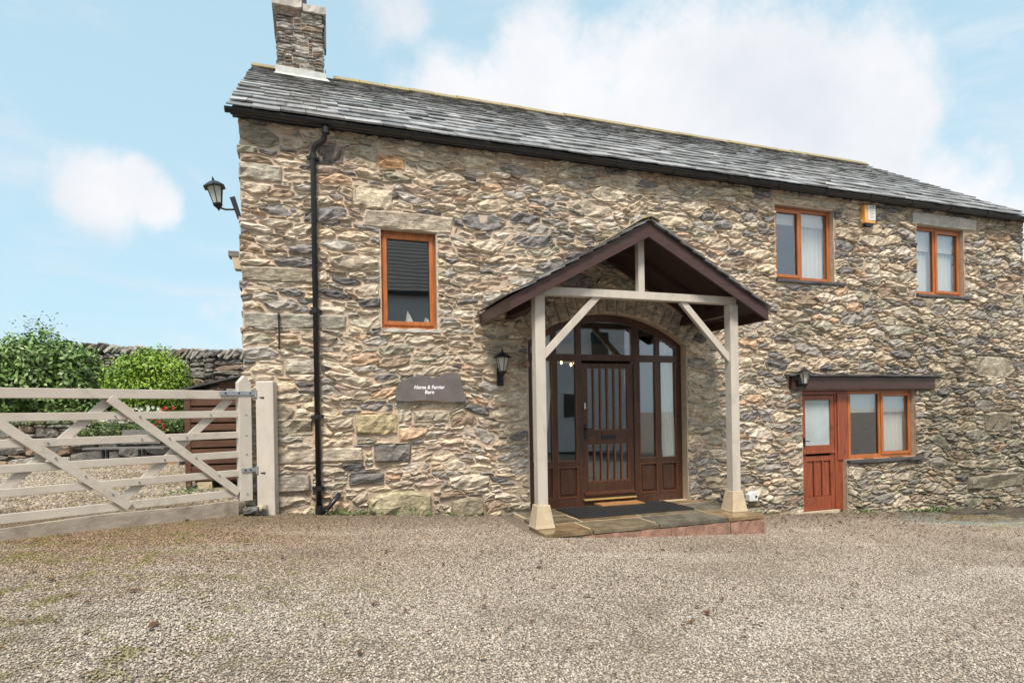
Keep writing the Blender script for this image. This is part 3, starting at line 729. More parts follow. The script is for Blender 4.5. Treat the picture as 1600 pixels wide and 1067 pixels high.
# stable door with its frame
mb = MB(); mb.box(7.775, 7.83, .07, .15, -1.80, .26); mb.box(8.555, 8.856, .075, .15, -1.80, .26); mb.box(7.83, 8.555, .071, .15, .20, .26); mb.box(8.60, 8.81, .055, .075, -.93, .22)
mb.build('door_frame', 'reddoor', house, bevel=.004)
mb = MB(); y0, y1 = .085, .135
mb.box(7.835, 7.92, y0, y1, -1.765, .19); mb.box(8.47, 8.55, y0, y1, -1.765, .19)
mb.box(7.92, 8.47, y0+.001, y1, .11, .19); mb.box(7.92, 8.47, y0+.001, y1, -.78, -.66); mb.box(7.92, 8.47, y0+.001, y1, -1.765, -1.54)
mb.box(7.92, 8.47, y0+.001, y1, -.93, -.84); mb.box(7.84, 8.545, y0-.03, y0, -.80, -.755)
sd = mb.build('stable_door', 'reddoor', house, bevel=.004, label='red stained stable door with a glazed upper half')
for k in range(3):
    x = 7.925+k*.182
    MB().box(x+.022, x+.16, y0+.02, y1-.004, -1.54, -.93).build('panel', 'reddoor', sd, bevel=.012)
mb = MB()
for k in range(4): mb.box(7.915+k*.182, 7.942+k*.182, y0+.004, y1, -1.54, -.93)
mb.build('stile', 'reddoor', sd)
pane(7.92, 8.47, -.66, .11, .11, sd, 'frosted')
MB().box(7.80, 8.60, .03, .14, -1.83, -1.775).build('threshold', 'sand', house)
hd = MB(); hd.box(7.862, 7.892, .068, .086, -.68, -.52); hd.tube([(7.877, .07, -.58), (7.877, .045, -.58), (7.96, .045, -.585)], .008); hd.build('handle', 'iron', sd)

# main entrance: arched glazed screen and door
Y0, Y1 = .13, .21
mb = MB()
mb.box(2.905, 2.99, Y0, Y1, -1.40, .985); mb.box(5.40, 5.495, Y0, Y1, -1.40, .985)
def head(x, ins): 
    return AC+math.sqrt(max(0, (AR-ins)**2-(x-AX)**2))
for (a, b) in ((3.315, 3.385), (3.70, 3.785), (4.655, 4.745), (5.045, 5.115)):
    zt = min(head(a, .08), head(b, .08))
    mb.box(a, b, Y0+.002, Y1, -1.40, zt+.03)
for (a, b) in ((2.99, 3.315), (3.385, 3.70), (3.785, 4.655), (4.745, 5.045), (5.115, 5.40)):
    mb.box(a, b, Y0+.004, Y1, .735, .825)
    if a != 3.785:
        mb.box(a, b, Y0+.004, Y1, -.82, -.745); mb.box(a, b, Y0+.004, Y1, -1.40, -1.27)
pts_o, pts_i = [], []
for k in range(33):
    x = AX-(AA-.006)+2*(AA-.006)*k/32
    pts_o.append((x, head(x, .004))); pts_i.append((x, head(x, .105)))
for k in range(32):
    q = [pts_o[k], pts_o[k+1], pts_i[k+1], pts_i[k]]
    mb.prism([(x, Y0-.003, z) for x, z in q], (0, .085, 0))
ef = mb.build('entrance_frame', 'brown', house, label='dark brown arched timber screen of panes round the main door')
for (a, b) in ((2.99, 3.315), (3.385, 3.70), (3.785, 4.655), (4.745, 5.045), (5.115, 5.40)):
    pts = [(a, .16, .82)]+[(b, .16, .82)]
    n = 6
    tp = [(b+(a-b)*i/n, .16, max(.83, head(b+(a-b)*i/n, .08))) for i in range(n+1)]
    MB().prism([(a, .16, .82), (b, .16, .82)]+tp, (0, .006, 0)).build('pane', 'glass', ef)
    if a != 3.785:
        pane(a, b, -.745, .735, .16, ef)
        pm = MB(); frame_ring(pm, a, b, -.745, .735, Y0-.004, .16, .012); pm.build('glazing_bead', 'brownlight', ef)
        pn = MB(); pn.box(a, b, .165, .18, -1.27, -.82); pn.box(a+.045, b-.045, .147, .166, -1.225, -.865); pn.build('panel', 'brown', ef, bevel=.008)
        pm = MB(); frame_ring(pm, a, b, -1.27, -.82, Y0-.003, .165, .011); pm.build('moulding', 'brownlight', ef)
# door leaf
y0, y1 = .145, .195
mb = MB()
mb.box(3.79, 3.875, y0, y1, -1.30, .695); mb.box(4.56, 4.65, y0, y1, -1.30, .695)
mb.box(3.875, 4.56, y0+.001, y1, .63, .695); mb.box(3.875, 4.56, y0+.001, y1, -.50, -.30); mb.box(3.875, 4.56, y0+.001, y1, -1.30, -1.06)
fd = mb.build('front_door', 'brown', house, bevel=.004, label='dark brown front door with vertical glazing bars')
pane(3.875, 4.56, -.30, .63, .172, fd); pane(3.875, 4.56, -1.06, -.50, .172, fd)
for (z0, z1) in ((-.30, .63), (-1.06, -.50)):
    for k in range(1, 6):
        x = 3.875+.685*k/6
        MB().box(x-.0125, x+.0125, .15, .172, z0, z1).build('bar', 'brownlight', fd, bevel=.003)
    pm = MB(); frame_ring(pm, 3.875, 4.56, z0, z1, .148, .171, .010); pm.build('glazing_bead', 'brownlight', fd)
MB().box(4.10, 4.34, .138, .146, -.435, -.375).build('letter_plate', 'iron', fd, bevel=.003)
hd = MB(); hd.box(3.815, 3.85, .135, .146, -.42, -.20); hd.tube([(3.832, .14, -.27), (3.832, .10, -.27), (3.93, .10, -.275)], .010); hd.build('handle', 'iron', fd)
MB().box(3.825, 3.845, .132, .146, .02, .11).build('key_safe_plate', 'white', fd, bevel=.003)
MB().prism([(3.80, .145, -1.20), (3.80, .105, -1.235), (3.80, .105, -1.25), (3.80, .145, -1.25)], (.84, 0, 0)).build('weather_bar', 'brown', fd)
mb = MB(); mb.box(3.785, 4.655, .09, .21, -1.325, -1.302); mb.build('threshold', 'brass', house, bevel=.004)
MB().box(3.785, 4.655, .135, .21, -1.40, -1.327).build('threshold_rail', 'brown', house)

# rooms behind the glass
mb = MB()
mb.add([(XL+.3, .45, 1.02), (XR-.2, .45, 1.02), (XR-.2, 4.2, 1.02), (XL+.3, 4.2, 1.02), (XL+.3, .45, 1.0), (XR-.2, .45, 1.0), (XR-.2, 4.2, 1.0), (XL+.3, 4.2, 1.0)][:4], [(0, 1, 2, 3)])
mb.build('upper_floor', 'inside', house)
mb = MB(); mb.add([(XL+.3, 4.2, -1.9), (XR-.2, 4.2, -1.9), (XR-.2, 4.2, 3.7), (XL+.3, 4.2, 3.7)], [(0, 1, 2, 3)])
for x in (2.4, 6.2): mb.add([(x, .34, -1.9), (x, 4.2, -1.9), (x, 4.2, 3.7), (x, .34, 3.7)], [(0, 1, 2, 3)])
mb.build('room_wall', 'inside', house)
mb = MB(); mb.add([(XL+.1, .02, -1.42), (5.8, .02, -1.42), (5.8, 4.2, -1.42), (XL+.1, 4.2, -1.42), (5.8, .1, -1.82), (XR-.1, .1, -1.82), (XR-.1, 4.2, -1.82), (5.8, 4.2, -1.82)], [(0, 1, 2, 3), (4, 5, 6, 7)])
mb.build('room_floor', 'darkfloor', house)
mb = MB(); mb.add([(XL+.1, .1, 3.55), (XR-.1, .1, 3.55), (XR-.1, YB-.1, 3.55), (XL+.1, YB-.1, 3.55)], [(0, 1, 2, 3)]); mb.build('room_ceiling', 'inside', house)

def curtain(name, x0t, x1t, x0b, x1b, z0, z1, y, mat, label, cat, folds=7, wob=0., amp=.025):
    mb = MB(); nx, nz = folds*6, 10; vs = []
    for j in range(nz+1):
        t = j/nz; s = t**1.5*(1-wob) + wob*math.sin(t*PI/2)
        a, b = x0t+(x0b-x0t)*s, x1t+(x1b-x1t)*s
        for i in range(nx+1):
            u = i/nx
            vs.append((a+(b-a)*u+.004*math.sin(j*1.3+i), y+amp*math.sin(u*folds*2*PI+.3*math.sin(t*4)), z1+(z0-z1)*t))
    fs = [(j*(nx+1)+i, j*(nx+1)+i+1, (j+1)*(nx+1)+i+1, (j+1)*(nx+1)+i) for j in range(nz) for i in range(nx)]
    return tag(mb.add(vs, fs).build(name, mat, smooth=True), label, cat)
curtain('curtain', 5.09, 5.45, 5.20, 5.45, -.80, 1.12, .20, 'cloth', 'pale green curtain gathered behind the panes right of the front door', 'curtain', 6)
curtain('curtain', 2.97, 3.40, 2.97, 3.18, -.80, 1.12, .215, 'cloth', 'pale green curtain swept aside behind the panes left of the front door', 'curtain', 6)
curtain('curtain', 7.88, 8.50, 7.88, 8.50, 2.13, 3.10, .22, 'lace', 'white net curtain inside the right pane of the upper window beside the alarm box', 'curtain', 7, amp=.012)
curtain('curtain', 10.52, 11.70, 10.52, 11.70, 2.05, 2.95, .22, 'lace', 'pale net curtain filling the upper window at the far right below its blind', 'curtain', 12, amp=.012)
curtain('curtain', 9.78, 10.34, 9.86, 10.34, -.90, .10, .22, 'lace', 'white net curtain at the right side of the lower window beside the stable door', 'curtain', 6, amp=.012)
for (a, b, z0, z1, lab) in ((7.30, 8.48, 3.07, 3.29, 'white roller blind pulled slightly down inside the upper window left of the alarm box'),
                            (10.50, 11.68, 2.86, 3.22, 'white roller blind part way down inside the upper window at the far right'),
                            (8.90, 10.33, -.12, .22, 'cream roller blind a third down inside the window beside the red stable door')):
    tag(MB().box(a, b, .175, .18, z0, z1).build('roller_blind', 'blind'), lab, 'blind')
for x0, z0, nm in ((1.22, 1.20, 'taller white paper ornament standing inside the narrow left window'), (1.46, 1.20, 'shorter white paper ornament standing at the right of the narrow left window')):
    k = .24 if x0 < 1.3 else .16
    tag(MB().add([(x0, .22, z0-.06), (x0+.16, .22, z0-.06), (x0+.15, .27, z0-.06), (x0+.02, .27, z0-.06), (x0+.045, .235, z0+k-.06), (x0+.085, .25, z0+k*.5)], [(0, 1, 5, 4), (1, 2, 5), (2, 3, 4, 5), (3, 0, 4), (0, 3, 2, 1)]).build('paper_ornament', 'blind'), nm, 'ornament')
ch = thing('chandelier', 'lit chandelier of small warm bulbs glimpsed through the pane left of the door', 'chandelier', (4.05, 1.6, 1.0))
mb = MB(); mb.tube([(4.05, 1.6, 1.0), (4.05, 1.6, .86)], .008); mb.tube([(4.05+.3*math.cos(k*PI/6), 1.6+.3*math.sin(k*PI/6), .84) for k in range(13)], .008); mb.tube([(3.75, 1.6, .84), (4.35, 1.6, .84)], .006); mb.build('frame', 'brass', ch)
for k in range(6):
    MB().lathe((4.05+.3*math.cos(k*PI/3+.3), 1.6+.3*math.sin(k*PI/3+.3), .80), [(.006, .03), (.016, .018), (.018, 0), (.011, -.018), (.003, -.026)][::-1], 8).build('bulb', 'bulb', ch, smooth=True)

# ------------------------------------------------------------------ roof
RY0, RZ0, RY1, RZ1 = -.15, 3.615, 3.56, 6.12
rd = Vector((0, RY1-RY0, RZ1-RZ0)); RL = rd.length; rd.normalize(); rn = Vector((0, -rd.z, rd.y))
RXL, RXR = -.86, 13.52
mb = MB()
a = Vector((0, RY0, RZ0)); b = Vector((0, RY1, RZ1)); c = Vector((0, 2*RY1-RY0, RZ0))
pts = [a-rn*.0, b, c, c-Vector((0, 0, .07)), b-Vector((0, 0, .09)), a-Vector((0, 0, .07))]
mb.prism([(RXL+.04, p.y, p.z-.02) for p in pts], (RXR-RXL-.08, 0, 0))
roof = mb.build('roof', 'dslate', house)
SC = [(.23,.228,.22), (.28,.277,.27), (.34,.336,.33), (.22,.212,.20), (.39,.386,.38), (.26,.25,.24), (.18,.173,.17)]
def slate(mb, x0, x1, s0, ln, thk, base, org, dx, up, nrm, col, r):
    """a slate lying on a slope: s0 = distance of its lower edge up the slope"""
    n = 4
    lo = [(x0+(x1-x0)*i/n, s0+r.uniform(-.012, .012)+(r.uniform(.0, .02) if i in (0, n) else 0)) for i in range(n+1)]
    pts = lo+[(x1, s0+ln), (x0, s0+ln)]
    sk = r.uniform(-.004, .006)
    vs = []
    for k, t in ((0, 0), (1, thk)):
        for (x, s) in pts:
            lift = base*(1-(s-s0)/ln)+sk*(x-x0)/(x1-x0)
            vs.append(org+dx*x+up*s+nrm*(lift+t*(1 if k else 0)-(.0)))
    m = len(pts)
    fs = [tuple(range(m-1, -1, -1)), tuple(range(m, 2*m))]+[(i, (i+1) % m, (i+1) % m+m, i+m) for i in range(m)]
    o = len(mb.v); mb.v += [tuple(p) for p in vs]; mb.f += [tuple(i+o for i in f) for f in fs]; mb.c += [col]*len(vs)
sl = []
r = random.Random(4); s = -.09; row = 0
while s < RL-.06:
    ex = .36-.17*(s/RL)+r.uniform(-.02, .02)
    x = RXL - (r.uniform(0, .15) if row % 2 else 0); first = True
    while x < RXR:
        w = r.uniform(.24, .50)*(1-.35*s/RL)
        x0 = max(x, RXL+r.uniform(-.015, .01)); x1 = min(x+w, RXR)
        if RXR-x1 < .12: x1 = RXR
        if x1-x0 > .05:
            k = r.uniform(.85, 1.13); cl = tuple(v*k for v in r.choice(SC))
            sl.append((((x1-x0)*ex)/((x0)**2+(DIST+s*.8)**2), x0+.003, x1-.003, s, min(ex*1.9, RL-s+.02), r.uniform(.012, .026), cl, r.uniform(-.022, .018)))
        if x1 == RXR: break
        x += w
    s += ex; row += 1
sl.sort(key=lambda q: -q[0])
rest = MB(); A0 = Vector((0, RY0, RZ0))
for i, (_, x0, x1, s, ln, th, cl, js) in enumerate(sl):
    mb = MB() if i < 300 else rest
    slate(mb, x0, x1, s+js, ln, th, .038, A0, Vector((1, 0, 0)), rd, rn, cl, r)
    if i < 300: mb.build('slate', 'slate', roof)
rest.build('upper_slates', 'slate', roof, kind='stuff')
bk = MB(); rd2 = Vector((0, -rd.y, rd.z)); rn2 = Vector((0, rd.z, rd.y)); s = -.09
while s < RL-.06:
    x = RXL
    while x < RXR:
        w = r.uniform(.35, .6); slate(bk, x+.003, min(x+w, RXR), s, min(.6, RL-s+.02), .016, .03, Vector((0, 2*RY1-RY0, RZ0)), Vector((1, 0, 0)), rd2, rn2, r.choice(SC), r); x += w
    s += .32
bk.build('back_slates', 'slate', roof, kind='stuff')
# ridge tiles
x = RXL-.01; k = 0
while x < RXR-.05:
    w = min(.46, RXR-x)
    if not (-.46 < x+w/2 < .36):
        dz = r.uniform(-.006, .008)
        pts = []
        for (yy, zz) in ((-.155, -.075), (-.06, .02), (0, .045), (.06, .02), (.155, -.075), (.14, -.095), (.05, -.01), (0, .01), (-.05, -.01), (-.14, -.095)):
            pts.append((x+.004, RY1+yy, RZ1+zz+.055+dz))
        MB().prism(pts, (w-.008, r.uniform(-.006, .006), 0)).build('ridge_tile', 'ridge', roof)
    x += w; k += 1

# gutter, fascia and downpipe
MB().box(RXL+.05, RXR-.05, -.085, -.02, 3.555, 3.60).build('fascia', 'black', house)
mb = MB(); gy, gzz, gr = -.165, 3.59, .052; n = 10
prof = [(gy+gr*math.cos(PI+PI*k/n), gzz+gr*math.sin(PI+PI*k/n)) for k in range(n+1)]+[(gy+(gr-.006)*math.cos(PI+PI*k/n), gzz+(gr-.006)*math.sin(PI+PI*k/n)) for k in range(n, -1, -1)]
mb.prism([(RXL-.02, y, z) for y, z in prof], (RXR-RXL+.04, 0, 0))
gut = mb.build('gutter', 'black', house)
for k in range(15):
    x = RXL+.2+k*.98
    mb = MB(); pr2 = [(gy+(gr+.008)*math.cos(PI+PI*j/n), gzz+(gr+.008)*math.sin(PI+PI*j/n)) for j in range(n+1)]+[(gy+(gr)*math.cos(PI+PI*j/n), gzz+(gr)*math.sin(PI+PI*j/n)) for j in range(n, -1, -1)]
    mb.prism([(x, y, z) for y, z in pr2], (.05, 0, 0)); mb.build('bracket', 'black', gut)
px, py = .09, -.085
mb = MB(); mb.tube([(.24, gy, 3.52), (.24, gy, 3.44), (.23, gy+.005, 3.40), (.205, gy+.04, 3.36), (.13, py-.03, 3.31), (.10, py, 3.27), (px, py, 3.21), (px, py, -1.14)], .036, 14)
mb.tube([(px+.03, py-.02, -1.20), (px+.12, py-.03, -1.13), (px+.25, py-.02, -.98)], .03, 12)
dp = mb.build('downpipe', 'black', house, smooth=True)
mb = MB(); mb.tube([(px, py, -1.11), (px, py, -1.27)], .046, 14); mb.build('pipe_shoe', 'black', dp)
for z in (3.17, 1.28, -.02, -.9):
    mb = MB(); mb.tube([(px, py, z-.03), (px, py, z+.03)], .044, 14); mb.box(px-.075, px+.075, -.05, 0.0, z-.02, z+.015); mb.build('pipe_clip', 'black', dp)
mb = MB(); mb.tube([(.24, gy, 3.50), (.24, gy, 3.44)], .048, 12); mb.build('gutter_outlet', 'black', dp)

# chimney
CX0, CX1, CY0, CY1 = -.43, .33, 3.1, 4.05
MB().box(CX0+.03, CX1-.03, CY0+.03, CY1-.03, 5.3, 7.12).build('chimney', 'mortar', house)
chim = [o for o in house.children if o.name.startswith('chimney')][0]
faces = [(Vector((CX0, CY0+.03, 0)), Vector((1, 0, 0)), Vector((0, -1, 0)), CX1-CX0), (Vector((CX1-.03, CY0, 0)), Vector((0, 1, 0)), Vector((1, 0, 0)), CY1-CY0),
         (Vector((CX0+.03, CY1, 0)), Vector((0, -1, 0)), Vector((-1, 0, 0)), CY1-CY0)]
CPAL = [(.36,.34,.30), (.28,.26,.22), (.42,.40,.36), (.17,.155,.14), (.33,.33,.29), (.12,.11,.10), (.30,.22,.16)]
def shade(q, a, b):
    k_ = q.uniform(a, b); c = q.choice(CPAL); return tuple(v*k_ for v in c)
for fi, (o_, u_, n_, wd) in enumerate(faces):
    mbr = MB()
    for (a, b, c, d) in pack(0, 5.72, wd, 7.04, lambda x, z: True, .03, .022, .8, 31+fi):
        mb = MB() if fi == 0 else mbr
        stone(mb, o_+u_*((a+b)/2)+Vector((0, 0, (c+d)/2)), u_, V0, n_, b-a-.008, d-c-.010, rs.uniform(.01, .045), shade(rs, .8, 1.25), rs.gauss(0, .05), deep=.04, rng=rs)
        if fi == 0: mb.build('stone', 'chimney_stone', chim)
    if fi: mbr.build('side_stones', 'chimney_stone', chim, kind='stuff')
rough_slab('cap_stone', 'chimney_cap' if 'chimney_cap' in M else 'lint', CX0-.07, -.02, CY0-.06, CY1+.05, 7.02, 7.15, 5, .012, chim, 41)
rough_slab('cap_stone', 'lint', .0, CX1+.05, CY0-.05, CY1+.05, 7.0, 7.12, 5, .012, chim, 42)
mb = MB(); mb.lathe((-.04, 3.5, 7.12), [(.14, 0), (.14, .08), (.115, .1), (.105, .42), (.13, .44), (.13, .5)], 14); mb.build('chimney_pot', 'dslate', chim, smooth=True)
zf = lambda y: RZ0+(y-RY0)*(RZ1-RZ0)/(RY1-RY0)
mb = MB()
mb.prism([(CX0-.03, CY0-.02, zf(CY0)-.02), (CX1+.04, CY0-.02, zf(CY0)-.02), (CX1+.04, CY0-.02, zf(CY0)+.17), (CX0-.03, CY0-.02, zf(CY0)+.19)], (0, .03, 0))
yb = CY0-.16
mb.add([(CX0-.05, yb, zf(yb)+.075), (CX1+.10, yb, zf(yb)+.065), (CX1+.06, CY0-.01, zf(CY0)+.08), (CX0-.03, CY0-.01, zf(CY0)+.08)], [(0, 1, 2, 3)])
mb.prism([(CX1+.035, CY0, zf(CY0)+.16), (CX1+.035, CY0, zf(CY0)), (CX1+.035, RY1, RZ1), (CX1+.035, RY1, RZ1+.2)], (.008, 0, 0))
mb.build('flashing', 'lead', chim)
MB().box(CX1+.02, CX1+.05, CY0+.05, CY0+.25, 6.45, 6.95).build('slate_slip', 'dslate', chim)

# ------------------------------------------------------------------ porch
porch = thing('porch', 'gabled timber porch with painted posts and maroon bargeboards before the front door', 'porch', (4.04, -1.1, -1.4))
PX = 4.04
for sx_, xa, xb in ((-1, 2.56, 2.69), (1, 5.385, 5.515)):
    MB().box(xa, xb, -1.165, -1.035, -1.13, 1.40).build('post', 'cream', porch, bevel=.008)
    xm = (xa+xb)/2
    vs = []
    for (hw, z) in ((.128, -1.398), (.118, -1.36), (.082, -1.125)):
        vs += [(xm-hw, -1.10-hw, z), (xm+hw, -1.10-hw, z), (xm+hw, -1.10+hw, z), (xm-hw, -1.10+hw, z)]
    MB().add(vs, [(3, 2, 1, 0), (8, 9, 10, 11)]+[(4*j+i, 4*j+(i+1) % 4, 4*j+4+(i+1) % 4, 4*j+4+i) for j in range(2) for i in range(4)]).build('post_base', 'sand', porch, bevel=.006)
    # brace up to the tie beam
    if sx_ < 0: MB().beam((xb-.02, -1.10, .66), (3.42, -1.10, 1.42), .085, .06, (0, 1, 0)).build('brace', 'cream', porch, bevel=.005)
    else: MB().beam((xa+.02, -1.10, .66), (4.65, -1.10, 1.42), .085, .06, (0, 1, 0)).build('brace', 'cream', porch, bevel=.005)
    MB().box(xa+.01, xb-.01, -1.03, .01, 1.27, 1.395).build('wall_plate', 'soffit', porch, bevel=.004)
MB().box(2.60, 5.50, -1.155, -1.045, 1.402, 1.502).build('tie_beam', 'cream', porch, bevel=.006)
MB().box(3.995, 4.085, -1.14, -1.06, 1.504, 2.21).build('king_post', 'cream', porch, bevel=.005)
pit = math.atan2(2.38-1.355, 1.84); pl = 1.84/math.cos(pit)
for sgn in (-1, 1):
    ux = Vector((sgn*math.cos(pit), 0, -math.sin(pit))); un = Vector((sgn*math.sin(pit), 0, math.cos(pit)))
    ap = Vector((PX, 0, 2.35))
    # boarded soffit under the slates
    for k in range(9):
        ya, yb = -1.285+k*.143, -1.285+k*.143+.140
        p0, p1 = ap+un*-.03, ap+ux*(pl-.02)+un*-.03
        MB().add([(p.x, y, p.z)+() for p in (p0-un*.018, p1-un*.018, p1, p0) for y in (ya, yb)], [(0,1,3,2), (2,3,5,4), (4,5,7,6), (6,7,1,0), (0,2,4,6), (1,7,5,3)]).build('soffit_board', 'soffit', porch)
    p0, p1 = ap, ap+ux*pl
    MB().prism([(p0.x, -1.30, p0.z+.0), (p1.x, -1.30, p1.z+.0), (p1.x, -1.30, p1.z-.155), (p0.x, -1.30, p0.z-.20)], (0, -.028, 0)).build('bargeboard', 'maroon', porch, bevel=.004)
    e = ap+ux*(pl-.03)
    MB().box(min(e.x, e.x+sgn*.025), max(e.x, e.x+sgn*.025), -1.298, -.01, e.z-.165, e.z-.01).build('eaves_board', 'maroon', porch, bevel=.003)
    # rafters
    for y in (-.12, -.62):
        p0, p1 = ap+un*-.05+ux*.1, ap+ux*(pl-.06)+un*-.05
        MB().prism([(p0.x, y, p0.z), (p1.x, y, p1.z), (p1.x, y, p1.z-.09), (p0.x, y, p0.z-.09)], (0, .05, 0)).build('rafter', 'soffit', porch)
    s = 0; row = 0; org = ap+ux*(pl+.03)+Vector((0, 0, 0)); 
    while s < pl+.02:
        y = -1.375 - (.12 if row % 2 else 0)
        while y < -.03:
            w = r.uniform(.24, .34); a_, b_ = max(y, -1.375), min(y+w, -.02)
            if b_-a_ > .05:
                mb = MB(); slate(mb, a_+.002, b_-.002, s, min(.38, pl+.05-s), r.uniform(.012, .018), .03, org+un*.0, Vector((0, 1, 0)), -ux, un, tuple(v*.62 for v in r.choice(SC)), r)
                mb.build('slate', 'slate', porch)
            y += w
        s += .21; row += 1
for k in range(4):
    y = -1.39+k*.345
    MB().prism([(PX-.13, y, 2.345), (PX-.10, y, 2.375), (PX, y, 2.425+.01*(k % 2)), (PX+.10, y, 2.375), (PX+.13, y, 2.345), (PX, y, 2.39)], (0, .34, 0)).build('ridge_stone', 'ridge', porch)

# ------------------------------------------------------------------ door step platform and mats
stp = thing('door_step', 'low flagged stone platform with red sandstone riser under the porch', 'step', (4.05, -.75, -1.6))
FC = [(.22,.155,.085), (.19,.155,.10), (.15,.135,.105), (.24,.165,.09), (.17,.14,.09), (.20,.17,.115)]
def flagp(x0, x1, y0, y1, i):
    rr = random.Random(i+3); j = .008
    mb = MB().box(x0+j, x1-j, y0+j, y1-j, -1.452, -1.40+rr.uniform(-.002, .002), FC[i % 6]); mb.build('flagstone', 'flag', stp, bevel=.006)
fx = [2.50, 3.12, 4.02, 5.03, 5.62]
for i in range(4): flagp(fx[i], fx[i+1], -1.50, -.97 if i < 3 else -.93, i)
for i, (a, b, c, d) in enumerate([(2.62, 3.24, -.97, -.45), (2.66, 3.26, -.45, .12), (3.24, 4.10, -.97, .12), (4.10, 5.06, -.97, .12), (5.06, 5.70, -.93, -.30), (5.06, 5.72, -.30, -.01)]): flagp(a, b, c, d, i+4)
MB().box(2.55, 5.66, -1.46, -.005, -1.75, -1.455).build('mortar_bed', 'mortar', stp)
MB().box(2.64, 5.6, -1.40, .12, -1.453, -1.4025, None).build('joint_mortar', 'sand', stp)
for (a, b, cl) in ((2.56, 2.98, 'dslate'), (2.985, 4.18, 'redsand'), (4.185, 5.06, 'redsand'), (5.075, 5.60, 'redsand')):
    rough_slab('riser_stone', cl, a, b, -1.485, -1.40, -1.72, -1.462, 8, .008, stp, int(a*10))
tag(rough_slab('door_mat', 'rubber', 3.27, 5.02, -.80, -.02, -1.398, -1.380, 4, .001, None), 'large black rubber mat lying on the flags before the front door', 'mat')
tag(rough_slab('coir_mat', 'coir', 3.93, 4.62, -.18, .09, -1.379, -1.362, 6, .003, None), 'small brown coir mat against the front door threshold, on the black mat', 'mat')
# ------------------------------------------------------------------ lanterns, sign, alarm and fittings
def lantern(c, lab, arm=True, tilt=0., sc=1.0, facing=Vector((0, -1, 0)), group='black coach lanterns on the house walls'):
    """c = centre of the glass; back plate lies in the wall behind"""
    t = thing('wall_lantern', lab, 'lantern', c, group)
    c = Vector(c); m = Matrix.Translation(c) @ Matrix.Rotation(tilt, 4, 'Y') @ Matrix.Scale(sc, 4)
    MB().lathe((0, 0, 0), [(.045, -.11), (.085, .07)], 6).xf(m).build('glass', 'lglass', t)
    MB().lathe((0, 0, 0), [(.125, .068), (.12, .08), (.075, .115), (.045, .135), (.02, .145), (.008, .18), (.0, .2)], 6).xf(m).build('roof', 'iron', t)
    MB().lathe((0, 0, 0), [(.0, -.20), (.012, -.175), (.03, -.15), (.055, -.125), (.055, -.108)], 6).xf(m).build('base', 'iron', t)
    cg = MB()
    for k in range(6):
        an = 2*PI*(k+.5)/6; cg.tube([(.047*math.cos(an), .047*math.sin(an), -.11), (.088*math.cos(an), .088*math.sin(an), .07)], .005, 6)
    cg.xf(m).build('cage', 'iron', t)
    MB().lathe((0, 0, 0), [(.015, -.10), (.018, 0), (.01, .03)], 8).xf(m).build('bulb', 'white', t)
    bp = m @ Vector((0, 0, -.15))
    return t, bp
t, bp = lantern((2.475, -.14, .66), 'black wall lantern left of the porch beside the front door', sc=1.0)
mb = MB(); mb.box(2.43, 2.52, -.045, -.02, .36, .60); mb.tube([(2.475, -.04, .42), (2.475, -.13, .42), tuple(bp)], .012); mb.build('bracket', 'iron', t)
t, bp = lantern((7.63, -.20, .48), 'black wall lantern on the dark timber lintel above the red stable door', sc=.95)
mb = MB(); mb.box(7.59, 7.67, -.10, -.076, .33, .44); mb.tube([(7.63, -.09, .36), (7.63, -.19, .33), tuple(bp)], .012); mb.build('bracket', 'iron', t)
t, bp = lantern((-1.035, .2, 2.70), 'large leaning lantern on the gable corner against the sky', tilt=-.16, sc=1.08)
mb = MB(); mb.prism([(-.88, .16, 2.66), (-.82, .16, 2.68), (-.745, .16, 2.42), (-.80, .16, 2.42)], (0, .07, 0)); mb.tube([(-.83, .2, 2.53), (-.93, .2, 2.52), tuple(bp)], .012); mb.build('bracket', 'iron', t)
t = thing('nest_box', 'small capped wooden box fixed to the gable end below the lantern', 'box', (-.80, .2, 1.82))
MB().box(-.90, -.72, .12, .30, 1.94, 2.0).build('lid', 'greywood', t)
MB().prism([(-.865, .13, 1.94), (-.835, .13, 1.79), (-.715, .13, 1.79), (-.715, .13, 1.94)], (0, .15, 0)).build('body', 'sand', t)

def text(body, size, mat, name, parent, loc, ext=.0015, shear=0, ofs=0.0, font_w=1.0):
    cu = bpy.data.curves.new(name, 'FONT'); cu.body = body; cu.size = size; cu.extrude = ext; cu.shear = shear; cu.offset = ofs
    cu.align_x = 'CENTER'; cu.align_y = 'CENTER'; cu.resolution_u = 3
    tmp = bpy.data.objects.new(name, cu); COL.objects.link(tmp)
    bpy.context.view_layer.update()
    me = bpy.data.meshes.new_from_object(tmp.evaluated_get(bpy.context.evaluated_depsgraph_get()))
    bpy.data.objects.remove(tmp)
    me.transform(Matrix.Translation(loc) @ Matrix.Rotation(PI/2, 4, 'X') @ Matrix.Scale(font_w, 4, (1, 0, 0)))
    me.materials.clear(); me.materials.append(M[mat])
    o = bpy.data.objects.new(name, me); COL.objects.link(o); par(o, parent); return o
sg = thing('house_sign', 'dark slate name plaque with white lettering on the wall left of the porch', 'sign', (1.5, -.07, .15))
pts = [(1.055,.165), (1.045,.23), (1.045,.30), (1.085,.385), (1.12,.42), (1.22,.455), (1.35,.495), (1.44,.49), (1.53,.462), (1.62,.475), (1.70,.515), (1.78,.535), (1.87,.53), (1.905,.505), (1.925,.40), (1.955,.27), (1.97,.18), (1.95,.14), (1.75,.135), (1.55,.155), (1.4,.165), (1.2,.15)]
MB().prism([(x, -.05, z) for x, z in pts], (0, -.022, 0)).build('plaque', 'sign', sg, bevel=.004)
text('Horse & Farrier', .066, 'letter', 'lettering', sg, (1.485, -.0745, .335), shear=.15, ofs=.0022, font_w=.93)
